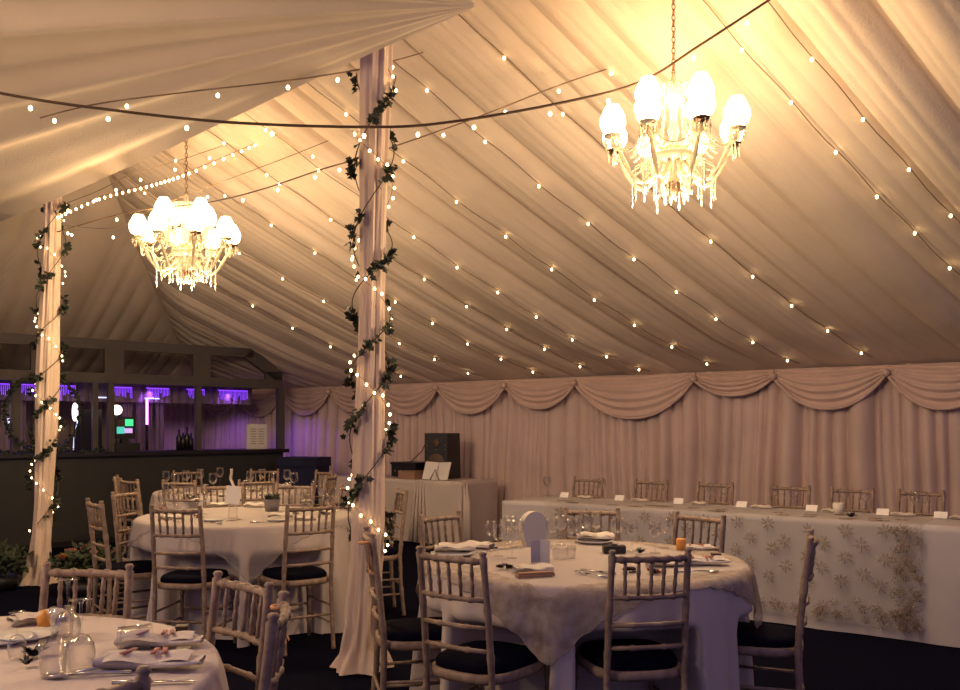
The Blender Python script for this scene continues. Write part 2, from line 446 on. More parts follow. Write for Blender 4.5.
# ------------------------------------------------------------------ tables
RT = .76
def sstep(x): x = min(1, max(0, x)); return x*x*(3-2*x)
def table(T, key, lab, seed, overlay=None):
    rnd = random.Random(seed)
    root = empty('round_table', T)
    m = MB(); m.lathe([(.72, .725), (.745, .73), (.745, .75), (.72, .755)], 40); m.build('tabletop', M_WOOD, root)
    for a in (0, 90, 180, 270):
        c, s = math.cos(math.radians(a+20)), math.sin(math.radians(a+20))
        mm = MB(); mm.tube([(c*.32, s*.32, .0), (c*.28, s*.28, .73)], .014, 8); mm.build('leg', M_STEEL, root)
    tag(root, lab[0], 'table')
    seats = [(x-T.x, y-T.y, d) for (x, y, d) in SEATS.get(key, [])]
    ph = [rnd.uniform(0, 6.3) for _ in range(4)]
    def cloth(u, v, lift=0.0, zlow=.008):
        a = 2*PI*u
        if v < .25:
            r = (RT-.012)*v/.25
            return Vector((r*math.cos(a), r*math.sin(a), TZ-.003+lift))
        if v < .30:
            q = (v-.25)/.05; r = RT-.012+.018*math.sin(q*PI/2); z = TZ-.003-.018*(1-math.cos(q*PI/2))
            return Vector((r*math.cos(a), r*math.sin(a), z+lift))
        q = (v-.3)/.7; z = TZ-.021-(TZ-.021-zlow)*q
        fl = .5+.5*math.sin(17*a+ph[0]+1.2*math.sin(3*a+ph[1]))
        fl2 = .5+.5*math.sin(29*a+ph[2]+1.5*math.sin(5*a+ph[3]))
        r = RT+.006+q**.7*(.02+.095*fl*.8+.035*fl2)-.02*q
        # seats push the cloth in below the table edge
        wz = sstep((.60-z)/.10)
        if wz > 0:
            x, y = r*math.cos(a), r*math.sin(a)
            for (sx, sy, d) in seats:
                lat = (x-sx)*(-d.y)+(y-sy)*d.x; dep = (x-sx)*d.x+(y-sy)*d.y
                wl = sstep((.265-abs(lat))/.05)
                if dep < .49 and wl > 0:
                    push = (.49-dep)*wl*wz
                    x += d.x*push; y += d.y*push
            return Vector((x, y, z+lift))
        return Vector((r*math.cos(a), r*math.sin(a), z+lift))
    m = MB(); m.grid(lambda u, v: cloth(u, v)+T, 320, 46, closed=True)
    o = m.build('tablecloth', M_CLOTH); tag(o, lab[1], 'tablecloth')
    if overlay:
        rot, half, material, lb = overlay
        def ov(u, v):
            a = 2*PI*u; aa = a-rot
            Rm = half/max(abs(math.cos(aa)), abs(math.sin(aa)))
            Rm = min(Rm, half*1.36)
            if Rm > RT+.02: Rm += .006*math.sin(60*a)
            rr = Rm*v
            if rr <= RT-.005: return Vector((rr*math.cos(a), rr*math.sin(a), TZ+.001))
            down = rr-RT+.005
            corner = max(0, Rm-RT)
            fl = math.sin(17*a+ph[0]+1.2*math.sin(3*a+ph[1]))
            zz = TZ-down; q = max(0, (TZ-.021-zz)/(TZ-.029)); f1 = .5+.5*fl; f2 = .5+.5*math.sin(29*a+ph[2]+1.5*math.sin(5*a+ph[3]))
            r = RT+.020+q**.7*(.02+.095*f1*.8+.035*f2)-.02*q
            if down < .02: r = RT-.005+down
            return Vector((r*math.cos(a), r*math.sin(a), TZ-down+.0))
        m = MB(); m.grid(lambda u, v: ov(u, v)+T, 300, 60, closed=True)
        if material is M_LACE: m.m = [1 if (i % 60) >= 45 else 0 for i in range(len(m.f))]
        # scalloped lace hem
        m.tube([ov(k/300, .997)+T for k in range(300)], .0025, 5, 1 if material is M_LACE else 0, closed=True)
        o = m.build('lace_overlay' if material is M_LACE else 'organza_overlay', [M_ORG, M_LACE]); tag(o, lb, 'table overlay')
table(T0, 0, ('round banquet table at the bottom left corner, under its cloth', 'cream cloth on the near round table at the bottom left corner'), 1)
table(T1, 1, ('round banquet table under the lace overlay, right of the centre pole', 'pale floor-length cloth under the lace overlay, right of the centre pole'), 2,
      (math.radians(-107-45), .775, M_LACE, 'square lace overlay with a hanging point on the right round table'))
table(T2, 2, ('round banquet table in the middle, left of the centre pole', 'pale cloth on the middle round table left of the centre pole'), 3,
      (math.radians(-74-45), .80, M_ORG, 'sheer organza overlay with hanging points on the middle round table'))
table(T3, 3, ('round banquet table farthest back, in front of the bar', 'cloth on the farthest round table in front of the bar'), 4)

# long head table with lace
F0 = Vector((3.04, 5.70, 0)); HU = Vector((-.798, .603, 0)); HN = Vector((.603, .798, 0))
def HP(a, n, z): return F0+HU*a+HN*n+Vector((0, 0, z))
root = empty('long_table', HP(1.4, .38, 0), math.atan2(HU.y, HU.x))
m = MB(); m.box((0, 0, .74), (4.3, .72, .03)); m.build('tabletop', M_WOOD, root)
for x in (-2.0, 2.0):
    for y in (-.3, .3):
        m = MB(); m.tube([(x, y, 0), (x, y, .73)], .016, 8); m.build('leg', M_STEEL, root)
tag(root, 'long head table under white cloths against the curtained wall', 'table')
def box_cloth(m, fn, a0, a1, n0, n1, zt, zb, fl=.02, freq=14, seed=0, nu=420, nv=26, mi=0):
    per = 2*(a1-a0)+2*(n1-n0)
    def g_(u, v):
        s = u*per; L1 = a1-a0; L2 = n1-n0
        if s < L1: p = (a0+s, n0); nn = (0, -1)
        elif s < L1+L2: p = (a1, n0+s-L1); nn = (1, 0)
        elif s < 2*L1+L2: p = (a1-(s-L1-L2), n1); nn = (0, 1)
        else: p = (a0, n1-(s-2*L1-L2)); nn = (-1, 0)
        ca, cn = (a0+a1)/2, (n0+n1)/2
        if v < .15:
            k = v/.15; return fn(ca+(p[0]-ca)*k, cn+(p[1]-cn)*k, zt)
        q = (v-.15)/.85
        f = fl*q*(.6+math.sin(s*freq+seed)+.5*math.sin(s*freq*1.7+2))
        return fn(p[0]+nn[0]*(f+.004), p[1]+nn[1]*(f+.004), zt-.004-(zt-zb)*q)
    m.grid(g_, nu, nv, mi, closed=True)
    return g_
m = MB(); box_cloth(m, HP, -.75, 3.57, 0, .76, TZ, .01, .011, 9)
tag(m.build('tablecloth', M_CLOTH2), 'plain cloth on the long head table, showing bare at its left end', 'tablecloth')
# lace cloth: sheer ground, sprigs in staggered rows, border band and dense hem
m = MB()
a0, a1 = .22, 3.12
def lf(u, v):
    a = a0+(a1-a0)*u
    L = .5+.755
    x = L*v
    wob = .014*q_(max(0, x-.5)/.75)*(.6+math.sin(a*9)+.5*math.sin(a*15.3+2))
    if x < .5: return HP(a, .5-x, TZ+.004)
    d = x-.5
    hemw = .012*abs(math.sin(a*28)) if v > .985 else 0
    return HP(a, -.022-max(0, wob), TZ+.004-d*.93+hemw)
def q_(x): return min(1, x)
m.grid(lf, 300, 40, 0)
def sprig(m, a, z, sz, rnd, mi=1):
    u0 = a; tilt = rnd.uniform(-.5, .5)
    for k in range(7):
        an = tilt+PI/2+(k-3)*.75+rnd.uniform(-.2, .2)
        L = sz*rnd.uniform(.4, .62)
        p = HP(a, -.054, z); d = HU*math.cos(an)+Vector((0, 0, math.sin(an)))
        m.leaf(p+d*.008, d, -HN, L, L*.36, mi)
    p = HP(a, -.056, z)
    m.tube([p, p+Vector((0, 0, -sz*.5))+HU*(sz*.25*tilt)], .003, 4, mi)
rnd = random.Random(8)
rows = [.70, .61, .52, .43, .34]
for ri, z in enumerate(rows):
    a = a0+.22+(.14 if ri % 2 else 0)
    while a < a1-.05:
        sprig(m, a+rnd.uniform(-.02, .02), z+rnd.uniform(-.02, .02), .095, rnd); a += .25
for k in range(150):
    a = rnd.uniform(a0, a1); z = .085+abs(rnd.gauss(0, .075))
    sprig(m, a, min(z, .3), rnd.uniform(.04, .07), rnd)
for k in range(110):
    sprig(m, a0+rnd.uniform(.0, .16), rnd.uniform(.09, .74), rnd.uniform(.035, .055), rnd)
for k in range(26):   # sprigs on the table top
    a = rnd.uniform(a0+.1, a1); nn = rnd.choice((.08, .22)); tl = rnd.uniform(0, 6)
    for j in range(6):
        an = tl+j*1.05; d = HU*math.cos(an)+HN*math.sin(an)
        m.leaf(HP(a, nn, TZ+.007)+d*.006, d, (0, 0, 1), .05, .028, 1)
o = m.build('lace_tablecloth', [M_ORG, M_SPRIG]); tag(o, 'lace cloth embroidered with brown sprigs on the long head table', 'tablecloth')

names = ['the right edge of the photo', 'the right-hand name cards', 'the black feather hairpiece', 'the middle of the curtain', 'the left half of the long table', 'the left half of the long table, second from its end', 'the left end of the long table']
GL = 'chairs behind the long head table'
for px, w in [(990, 'rightmost chair behind the long table, cut off by the photo edge'), (921, 'chair behind the long table, second from the right edge'), (852, 'chair behind the long table, above the black feather hairpiece'),
              (790, 'chair behind the long table, straight above the edge-on chair'), (715, 'chair behind the long table, faint one above the round table rim'), (651, 'chair behind the long table, second from its left end'), (588, 'chair behind the long table, nearest its left end')]:
    k = (px-480)/F; n = 1.02
    fx, fy = F0.x+HN.x*n, F0.y+HN.y*n
    a = (fx-k*fy)/(-HU.x+k*HU.y)
    p = HP(a, n, 0); q = HP(a, 0, 0)
    chair(p.x, p.y, q.x, q.y, w, GL)

# side table against the curtain
S0 = Vector((-.22, 10.41, 0))
def SP(a, n, z): return S0+UX*a+NX*n+Vector((0, 0, z))
root = empty('side_table', SP(1.2, .36, 0), math.atan2(.6, -.8))
m = MB(); m.box((0, 0, .74), (2.3, .66, .03)); m.build('tabletop', M_WOOD, root)
for x in (-1.0, 1.0):
    for y in (-.28, .28):
        m = MB(); m.tube([(x, y, 0), (x, y, .73)], .016, 8); m.build('leg', M_STEEL, root)
tag(root, 'cloth covered side table against the curtain, holding the loudspeaker', 'table')
m = MB(); box_cloth(m, SP, 0, 2.4, 0, .72, TZ, .02, .012, 11, 1, 300, 20)
# loose folds falling at the seam between two cloths
for k, aa in enumerate((.56, .60, .64, .68)):
    m.tube([SP(aa, -.01, TZ-.01), SP(aa+.012*(k-1.5), -.035, .45), SP(aa+.03*(k-1.5), -.05, .03)], [.006, .02, .028], 8)
for k, aa in enumerate((-.02, -.06)):
    m.tube([SP(aa, .03, TZ-.01), SP(aa-.03, .02, .5), SP(aa-.06, -.01, .03)], [.006, .03, .045], 8)
tag(m.build('tablecloth', M_CLOTH), 'pale cloth with gathered folds on the side table under the loudspeaker', 'tablecloth')

# ------------------------------------------------------------------ things on the side table
ZT = TZ+.012
def obox(name, p, d, rz, mats, z0=None, parent=None):
    m = MB(); m.box((0, 0, d[2]/2), d); o = m.build(name, mats, parent, smooth=False); return o
spk = empty('loudspeaker', SP(.62, .40, TZ), math.atan2(.6, -.8)+.25)
def trap(m, w0, w1, dp, h, z0=0):
    m.add([(-w0, -dp, z0), (w0, -dp, z0), (w0*.8, dp, z0), (-w0*.8, dp, z0), (-w1, -dp*.8, z0+h), (w1, -dp*.8, z0+h), (w1*.8, dp, z0+h), (-w1*.8, dp, z0+h)],
          [(3, 2, 1, 0), (4, 5, 6, 7), (0, 1, 5, 4), (1, 2, 6, 5), (2, 3, 7, 6), (3, 0, 4, 7)])
# its local -y or +y faces the room: local y axis = rotated; use -NX side
m = MB(); trap(m, .19, .19, .16, .56); ob = m.build('cabinet', M_BLACK, spk, smooth=False)
m = MB(); m.lathe([(.001, 0), (.10, .006), (.125, .018), (.13, .02)], 24, 0, (0, .172, .2), Matrix.Rotation(PI/2, 3, 'X')); m.build('woofer', M_DARKP, spk)
m = MB(); m.lathe([(.001, 0), (.045, .006), (.055, .012)], 20, 0, (0, .172, .44), Matrix.Rotation(PI/2, 3, 'X')); m.build('tweeter', M_DARKP, spk)
m = MB()
for k in range(6):
    m.ball((-.13+.05*(k % 3)*2.4, .172, .36+.05*(k//3)), .008, 6)
m.build('screws', M_SILV, spk)
tag(spk, 'black loudspeaker standing on the cloth covered side table', 'speaker')
amp = empty('amplifier', SP(1.06, .36, TZ), math.atan2(.6, -.8))
m = MB(); m.box((0, 0, .09), (.40, .34, .15)); m.build('case', M_BLACK, amp, False)
m = MB(); m.box((0, 0, .18), (.42, .36, .03)); m.build('lid', M_BLACK, amp, False)
m = MB()
for k in range(4): m.lathe([(.014, 0), (.012, .015), (.001, .016)], 10, 0, (-.14+k*.09, .172, .09), Matrix.Rotation(-PI/2, 3, 'X'))
m.build('knob', M_SILV, amp)
m = MB()
for sx in (-.15, .15): m.lathe([(.02, 0), (.02, .015)], 10, 0, (sx, 0, 0))
m.build('feet', M_BLACK, amp)
tag(amp, 'black amplifier box left of the loudspeaker on the side table', 'amplifier')
m = MB(); m.tube([SP(1.04, .3, TZ+.19), SP(.98, .3, TZ+.24), SP(.88, .33, TZ+.33), SP(.83, .36, TZ+.45), SP(.78, .38, TZ+.50)], .007, 6)
tag(m.build('speaker_cable', M_CABLE), 'dark cable looping from the amplifier up to the loudspeaker', 'cable')
m = MB(); m.box((0, 0, .045), (.26, .2, .09)); m.box((0, 0, .094), (.27, .21, .012))
o = m.build('storage_box', M_BROWN, None, False, SP(.86, .12, TZ)); o.rotation_euler[2] = math.atan2(.6, -.8)
tag(o, 'low brown box in front of the amplifier on the side table', 'box')
bk = empty('display_book', SP(.44, .10, TZ), math.atan2(.6, -.8)+PI)
rx = Matrix.Rotation(math.radians(-20), 3, 'X')
m = MB(); m.box((-.10, 0, .11), (.19, .012, .22), 0, rx@Matrix.Rotation(.12, 3, 'Z')); m.build('left_page', M_WHITE, bk, False)
m = MB(); m.box((.10, 0, .11), (.19, .012, .22), 0, rx@Matrix.Rotation(-.12, 3, 'Z')); m.build('right_page', M_WHITE, bk, False)
m = MB(); m.tube([(-.07, -.05, .006), (0, -.035, .13), (.07, -.05, .006)], .005, 6); m.build('easel', M_BRASS, bk)
m = MB(); m.tube([(0, .16, .0), (0, .02, .14)], .005, 6); m.build('prop', M_BRASS, bk)
tag(bk, 'white open album propped on a small easel in front of the loudspeaker', 'album')
# dark blue cabinet left of the side table
cb = empty('equipment_case', at(304, 520, 11.9)*Vector((1, 1, 0)) if False else Vector(((304-480)/F*12.0, 12.0, 0)), -.3)
m = MB(); m.box((0, 0, .45), (.54, .4, .88)); m.build('body', M_NAVY, cb, False)
m = MB(); m.box((0, 0, .94), (.58, .44, .12)); m.build('lid', M_NAVY, cb, False)
m = MB()
for sx in (-.2, .2): m.lathe([(.03, 0), (.03, .02)], 10, 0, (sx, 0, 0))
m.build('feet', M_BLACK, cb)
tag(cb, 'dark blue equipment case standing between the bar end and the side table', 'case')

# ------------------------------------------------------------------ poles
def make_pole(base, top, ztop, label, seed, hem):
    rnd = random.Random(seed); root = empty('tent_pole', base)
    d = top-base; d.z = 0
    def axis(z): return Vector((d.x*z/3.5, d.y*z/3.5, z))
    m = MB(); m.tube([axis(0), axis(ztop)], .045, 12); m.build('core', M_STEEL, root)
    ph = rnd.uniform(0, 6)
    def slv(u, v):
        a = 2*PI*u; z = .012+(ztop-.1)*v
        r = .076+.012*math.sin(z*2.3+ph)+.008*math.sin(9*a+z*1.2+ph)+.005*math.sin(17*a-z*2)
        c = axis(z)
        low = max(0, 1-z/.75)
        r += low**1.3*(.035+.03*math.sin(5*a+z*7)+.012*math.sin(11*a-z*16))
        if z < .14: r += (.14-z)*.35
        sh = hem*low
        return Vector((c.x+sh.x+r*math.cos(a), c.y+sh.y+r*math.sin(a), z))
    m = MB(); m.grid(slv, 90, 110, closed=True); m.build('fabric_sleeve', M_POLE, root)
    tag(root, label, 'pole')
    return axis
def dress_pole(base, axis, z0, z1, seed, lab_ivy, lab_light, dens, nb, rr=.10):
    rnd = random.Random(seed)
    m = MB(); N = int((z1-z0)*60); tw = 7.5
    for st in range(2):
        pts = []
        for k in range(N+1):
            z = z0+(z1-z0)*k/N; a = z*tw+st*PI+.6*math.sin(z*3+st)
            p = axis(z)+Vector((math.cos(a)*(rr+.012), math.sin(a)*(rr+.012), 0)); pts.append(p)
        m.tube(pts, .0035, 5, 1)
        for k in range(int((z1-z0)*dens)):
            i = rnd.randrange(N); p = pts[i]; z = p.z
            cl = (math.sin(z*21+st*2+seed) > -.2)
            if not cl: continue
            out = (p-axis(z)).normalized()
            for _ in range(2):
                dr = Vector((rnd.uniform(-1, 1), rnd.uniform(-1, 1), rnd.uniform(-1, .5)))*.8+out*.55
                L = rnd.uniform(.032, .055)
                m.leaf(p+out*.006+Vector((rnd.uniform(-.02, .02), rnd.uniform(-.02, .02), rnd.uniform(-.02, .02))), dr, out+Vector((0, 0, .3)), L, L*.8, 0, True)
    o = m.build('ivy_garland', [M_LEAF, M_STEM], None, False, base); tag(o, lab_ivy, 'ivy garland')
    root = empty('fairy_light_string', base)
    m = MB(); pts = []
    for k in range(300):
        z = z0-.1+(z1-z0+.1)*k/299; a = -z*9.5+1+.5*math.sin(z*5)
        pts.append(axis(z)+Vector((math.cos(a)*(rr+.006), math.sin(a)*(rr+.006), 0)))
    m.tube(pts, .002, 4); m.build('cable', M_CABLE2, root)
    for k in range(nb):
        f = (k+.5)/nb*299; p = pts[int(f)]; out = (p-axis(p.z)).normalized()
        if k == 0:
            b = MB(); b.ball((0, 0, 0), .0075, 8, 0, (1, 1, 1.3)); b0 = b.build('bulb', M_BULB, root)
            o = b0
        else:
            o = b0.copy(); C.objects.link(o); o.parent = root
        o.location = p+out*.012+Vector((rnd.uniform(-.03, .03)*0, 0, rnd.uniform(-.02, .02)))
    tag(root, lab_light, 'fairy lights')
B1 = Vector((-.665, 5.2, 0)); B2 = Vector((-3.90, 8.0, 0))
ax1 = make_pole(B1, P1, 4.45, 'fabric wrapped tent pole with gathered hem in the centre of the room', 2, Vector((-.02, -.02, 0)))
ax2 = make_pole(B2, P2, 4.10, 'fabric wrapped tent pole at the left, in front of the bar', 5, Vector((-.02, 0, 0)))
dress_pole(B1, ax1, .72, 3.44, 3, 'dark ivy garland wound around the centre pole', 'warm fairy lights twined around the centre pole', 105, 64)
dress_pole(B2, ax2, .55, 3.40, 6, 'dark ivy garland wound around the left pole', 'warm fairy lights twined around the left pole', 85, 56)

# ------------------------------------------------------------------ chandeliers
def make_chandelier():
    root = empty('chandelier')
    m = MB(); m.lathe([(.001, -.20), (.018, -.17), (.035, -.14), (.015, -.10), (.05, -.06), (.055, -.02), (.03, .02), (.018, .08), (.032, .14), (.018, .2), (.026, .27), (.05, .33), (.022, .37), (.016, .43), (.006, .47)], 16)
    m.build('stem', M_CRYST, root)
    m = MB(); m.lathe([(.001, -.245), (.02, -.23), (.036, -.20), (.05, -.165), (.03, -.15), (.001, -.15)], 14); m.build('finial', M_BRASS, root)
    m = MB(); m.lathe([(.03, .335), (.09, .35), (.115, .375), (.112, .38), (.03, .345)], 20); m.build('crown_dish', M_CRYST, root)
    m = MB(); m.lathe([(.03, -.05), (.10, -.03), (.12, .0), (.117, .004), (.03, -.042)], 20); m.build('lower_dish', M_CRYST, root)
    def drop(m, p, L):
        m.lathe([(.001, -L), (.008, -L*.6), (.006, -L*.35), (.001, -L*.25), (.005, -.010), (.005, -.004), (.001, 0)], 6, 0, p)
    for i in range(12):
        outer = i < 8
        a = 2*PI*i/8 if outer else 2*PI*(i-8)/4+.4
        c, s = math.cos(a), math.sin(a)
        Rr = .36 if outer else .20; zt = .07 if outer else .21
        m = MB(); pts = []
        for q in range(15):
            u = q/14
            r = .03+(Rr-.03)*(u**.8)
            z = (-.02-.165*math.sin(PI*min(1, u*1.15)))*(1-u*.25) + (zt-.02)*(u**3) if outer else .06-.06*math.sin(PI*u)+(zt-.06)*u**2
            pts.append((c*r, s*r, z))
        pts.append((c*Rr, s*Rr, zt))
        m.tube(pts, [.012+.003*math.sin(q*2) for q in range(len(pts))], 7)
        arm = m.build('arm', M_CRYST, root)
        m = MB(); m.lathe([(.006, 0), (.038, .006), (.05, .02), (.047, .022), (.012, .012), (.010, .05)], 12, 0, (c*Rr, s*Rr, zt)); m.build('drip_pan', M_BRASS if i % 3 == 0 else M_CRYST, arm)
        m = MB(); m.open_lathe([(.030, .030), (.058, .045), (.072, .08), (.070, .115), (.052, .155), (.034, .185)], 16, 0, (c*Rr, s*Rr, zt))
        m.build('lit_shade', M_SHADE, arm)
        for j in range(6):
            m = MB(); b = a+2*PI*j/6; drop(m, (c*Rr+math.cos(b)*.045, s*Rr+math.sin(b)*.045, zt+.010), .055+.025*(j % 2)); m.build('crystal_drop', M_CRYST, arm)
    rnd = random.Random(5)
    for i in range(16):        # strings of beads from the crown down to the arms
        a = 2*PI*i/16; m = MB(); pts = []
        for q in range(40):
            u = q/39; r = .11+(.24-.11)*u; z = .37-.37*u-.10*math.sin(PI*u); pts.append((math.cos(a)*r, math.sin(a)*r, z))
        m.tube(pts, [(.009, .006, .003)[q % 3] for q in range(40)], 6); m.build('bead_string', M_CRYST, root)
    for i in range(8):
        b0, b1 = 2*PI*i/8, 2*PI*(i+1)/8; m = MB(); pts = []
        for q in range(28):
            u = q/27; a = b0+(b1-b0)*u; pts.append((math.cos(a)*.34, math.sin(a)*.34, .06-.09*math.sin(PI*u)))
        m.tube(pts, [(.008, .005, .003)[q % 3] for q in range(28)], 6); m.build('bead_string', M_CRYST, root)
    for ring, (r, z, n) in enumerate([(.11, -.04, 12), (.17, -.07, 12), (.23, -.08, 16), (.06, -.10, 8)]):
        for i in range(n):
            a = 2*PI*i/n+ring*.2; L = rnd.uniform(.07, .16); m = MB(); x, y = math.cos(a)*r, math.sin(a)*r
            pts = [(x*.7, y*.7, z+.04), (x, y, z)]; rr = [.002, .003]
            q = 0
            while q*.008 < L: pts.append((x, y, z-q*.008)); rr.append((.0045, .0035, .0015)[q % 3]); q += 1
            m.tube(pts, rr, 6); m.build('crystal_strand', M_CRYST, root)
            m = MB(); drop(m, (x, y, z-L+.004), .055); m.build('crystal_drop', M_CRYST, root)
    return root
CH_E = 45
CHAN = make_chandelier()
def place_chandelier(loc, chain_top, label, rz, first=False):
    root = CHAN if first else copy_tree(CHAN)
    root.location = loc; root.rotation_euler = (0, 0, rz)
    m = MB(); z = .465; k = 0
    pts = []; rr = []
    while z < chain_top:       # chain links
        rot = Matrix.Rotation(PI/2*(k % 2), 3, 'Z')
        ring = [rot @ Vector((.010*math.cos(q*PI/4), 0, .020*math.sin(q*PI/4))) + Vector((0, 0, z)) for q in range(8)]
        m.tube(ring, .0032, 5, 0, closed=True); z += .031; k += 1
    m.lathe([(.001, 0), (.05, 0), (.045, .03), (.01, .05)], 16, 0, (0, 0, chain_top-.05))
    m.build('chain', M_CHAIN, root)
    for k in range(2):
        li = bpy.data.lights.new('chandelier_lamp', 'POINT'); li.color = (1, .72, .42); li.energy = CH_E*(.32 if k == 0 else 1.45); li.shadow_soft_size = .16
        lo = bpy.data.objects.new('chandelier_lamp', li); C.objects.link(lo); lo.parent = root; lo.location = (0, 0, .34 if k == 0 else -.36)
    tag(root, label, 'chandelier')
CPOS = [((1.09, 5.07, 2.93), 4.08-2.93, 'lit crystal chandelier hanging at the upper right over the lace covered table', .2),
        ((-2.35, 7.2, 2.80), 1.3, 'lit crystal chandelier hanging at the left between the two ivy poles', .5),
        ((-2.7, 2.1, 2.80), 1.2, 'added out-of-view crystal chandelier of the near bay, lighting the near left table', .1),  # added out of view to brighten the near left table and lining
        ((-5.6, 4.1, 2.80), 1.2, 'added out-of-view crystal chandelier of the near bay, farther left, lighting the near lining', .6)]  # second added chandelier, unseen, brightens the left of the near lining
# ------------------------------------------------------------------ fairy strings under the lining
BMESH = MB(); BMESH.ball((0, 0, 0), .0105, 8, 0, (1, 1, 1.25))
bm_me = None
def light_string(pts, nb, cable, cr, label, group=None, rnd=None, drop=.0, idx=None):
    global bm_me
    root = empty('fairy_light_string', pts[0])
    m = MB(); P = [p-pts[0] for p in pts]; m.tube(P, cr, 5); m.build('cable', cable, root)
    K = len(P)-1
    for k in (range(nb) if idx is None else idx):
        f = (k+.35)/nb*K; i = int(f); p = P[i].lerp(P[min(i+1, K)], f-i)
        if bm_me is None:
            o = BMESH.build('bulb', M_BULB, root); bm_me = o.data
        else:
            o = bpy.data.objects.new('bulb', bm_me); C.objects.link(o); o.parent = root
        o.location = p+Vector((0, 0, -.018-drop))
    tag(root, label, 'fairy lights', group)
GS = 'fairy lights following the lining pleats'
for tau, nb, lab in [(-1.12, 13, 'fairy lights on the lining at the top right corner'), (-.80, 15, 'fairy lights on the lining right of the upper right chandelier'),
                (.60, 14, 'fairy lights on the lining running down right from the upper right chandelier'),
                (1.28, 14, 'fairy lights on the lining passing just left of the upper right chandelier'),
                (2.10, 14, 'fairy lights on the lining midway between centre pole and upper right chandelier'),
                (2.88, 15, 'fairy lights on the lining starting just right of the centre pole top'),
                (3.60, 13, 'fairy lights on the lining crossing behind the centre pole at mid height'),
                (4.25, 13, 'fairy lights on the lining starting behind the centre pole, lowest on its right'),
                (5.2, 11, 'fairy lights on the lining left of the centre pole, nearest it'), (6.3, 9, 'fairy lights on the lining just right of the left chandelier')]:
    pts = []
    smax = 5.5
    for k in range(41):
        s = .25+(smax-.25)*k/40; t = tau+SK*s
        if t+s > TE-.1: break
        z = min(ceil_z(t+dt, s) for dt in (-.04, -.02, 0, .02, .04))-.012-.02*math.sin(PI*k/5)**2
        pts.append(W(t, s, z))
    light_string(pts, int(nb*.85), M_CABLE2, .0035, lab)
# heavy cable with drop lamps across the whole view
def through(lst, n=10):
    out = []
    P = [Vector(p) for p in lst]
    for i in range(len(P)-1):
        p0 = P[max(i-1, 0)]; p1 = P[i]; p2 = P[i+1]; p3 = P[min(i+2, len(P)-1)]
        for j in range(n):
            t = j/n
            out.append(.5*((2*p1)+(p2-p0)*t+(2*p0-5*p1+4*p2-p3)*t*t+(3*p1-p0-3*p2+p3)*t**3))
    out.append(P[-1]); return out
light_string(through([at(-520, -150, 4.2), at(-160, 55, 4.3), at(0, 93, 4.45), at(120, 111, 4.55), at(240, 123, 4.65), at(375, 127, 4.8), at(450, 122, 4.85), at(560, 103, 4.9), at(640, 82, 4.95), at(700, 45, 4.98), at(775, -4, 5.0)]), 15, M_CABLE, .0075,
             'thick brown cable with hanging lamps sagging across the whole upper view', drop=.03)
light_string(through([at(40, 118, 5.0), at(97, 104, 5.0), at(188, 92, 5.0), at(268, 83, 4.95), at(320, 76, 4.9), at(370, 67, 5.4), at(425, 52, 6.3)]), 6, M_CABLE2, .0045,
             'thin light cable crossing the near lining towards the centre pole top', drop=.02)
light_string(through([at(57, 232, 7.6), at(130, 212, 7.3), at(205, 203, 6.6), at(260, 190, 6.3), at(320, 170, 6.1), at(363, 157, 6.0), at(470, 120, 6.0), at(560, 85, 6.0), at(635, 60, 5.83)]), 13, M_CABLE2, .005,
             'thin light cable running from the left pole past the left chandelier top to the right', drop=.02)
light_string(through([at(57, 216, 7.9), at(100, 197, 7.8), at(150, 184, 7.6), at(190, 171, 7.4), at(258, 142, 7.75)]), 34, M_CABLE2, .003,
             'dense string of fairy lights reaching from the left pole to the left chandelier chain')
light_string(through([at(62, 205, 7.9), at(100, 190, 7.4), at(130, 175, 7.2), at(180, 160, 7.4), at(225, 145, 7.95)]), 6, M_CABLE2, .003,
             'sparse short string of drop lamps under the near lining edge', drop=.05)
light_string(through([at(62, 225, 7.9), at(115, 228, 7.6), at(150, 210, 7.5), at(200, 190, 7.2), at(280, 160, 7.0), at(330, 140, 7.5)]), 7, M_CABLE2, .003,
             'sparse string of drop lamps crossing just above the left chandelier', drop=.06)

for i_, (l_, c_, lb_, r_) in reversed(list(enumerate(CPOS))): place_chandelier(l_, c_, lb_, r_, i_ == 0)
# ------------------------------------------------------------------ bar
BA = Vector((-2.69, 12.4, 0)); BW = Vector((-.74, -.673, 0)).normalized(); BN = Vector((BW.y, -BW.x, 0))   # BN faces ...
if BN.dot(Vector((0, -1, 0))) < 0: BN = -BN       # towards the room
bang = math.atan2(BW.y, BW.x)
def BP(b, n, z): return BA+BW*b-BN*n+Vector((0, 0, z))     # n grows away from the room
def bpx(px): k = (px-480)/F; return (BA.x-k*BA.y)/(k*BW.y-BW.x)
LB = 5.4
rotb = Matrix.Rotation(bang, 3, 'Z')
bar = empty('bar_counter', BP(0, 0, 0))
def bx(m, b0, b1, n0, n1, z0, z1, mi=0):
    c = BW*((b0+b1)/2)-BN*((n0+n1)/2)+Vector((0, 0, (z0+z1)/2))
    m.box(c, (abs(b1-b0), abs(n1-n0), z1-z0), mi, rotb)
m = MB(); bx(m, 0, LB, .04, .10, .06, 1.05); m.build('front_panel', M_BAR, bar, False)
m = MB(); bx(m, 0, LB, .06, .10, 0, .06); m.build('kickboard', M_BLACK, bar, False)
m = MB(); bx(m, -.05, LB, -.04, .55, 1.05, 1.10); m.build('worktop', M_BTOP, bar, False)
for k in range(5): m = MB(); bx(m, .02+k*1.3, .06+k*1.3, .1, .5, 0, 1.05); m.build('inner_support', M_BAR, bar, False)
tag(bar, 'long dark bar counter across the far left of the room', 'bar counter')
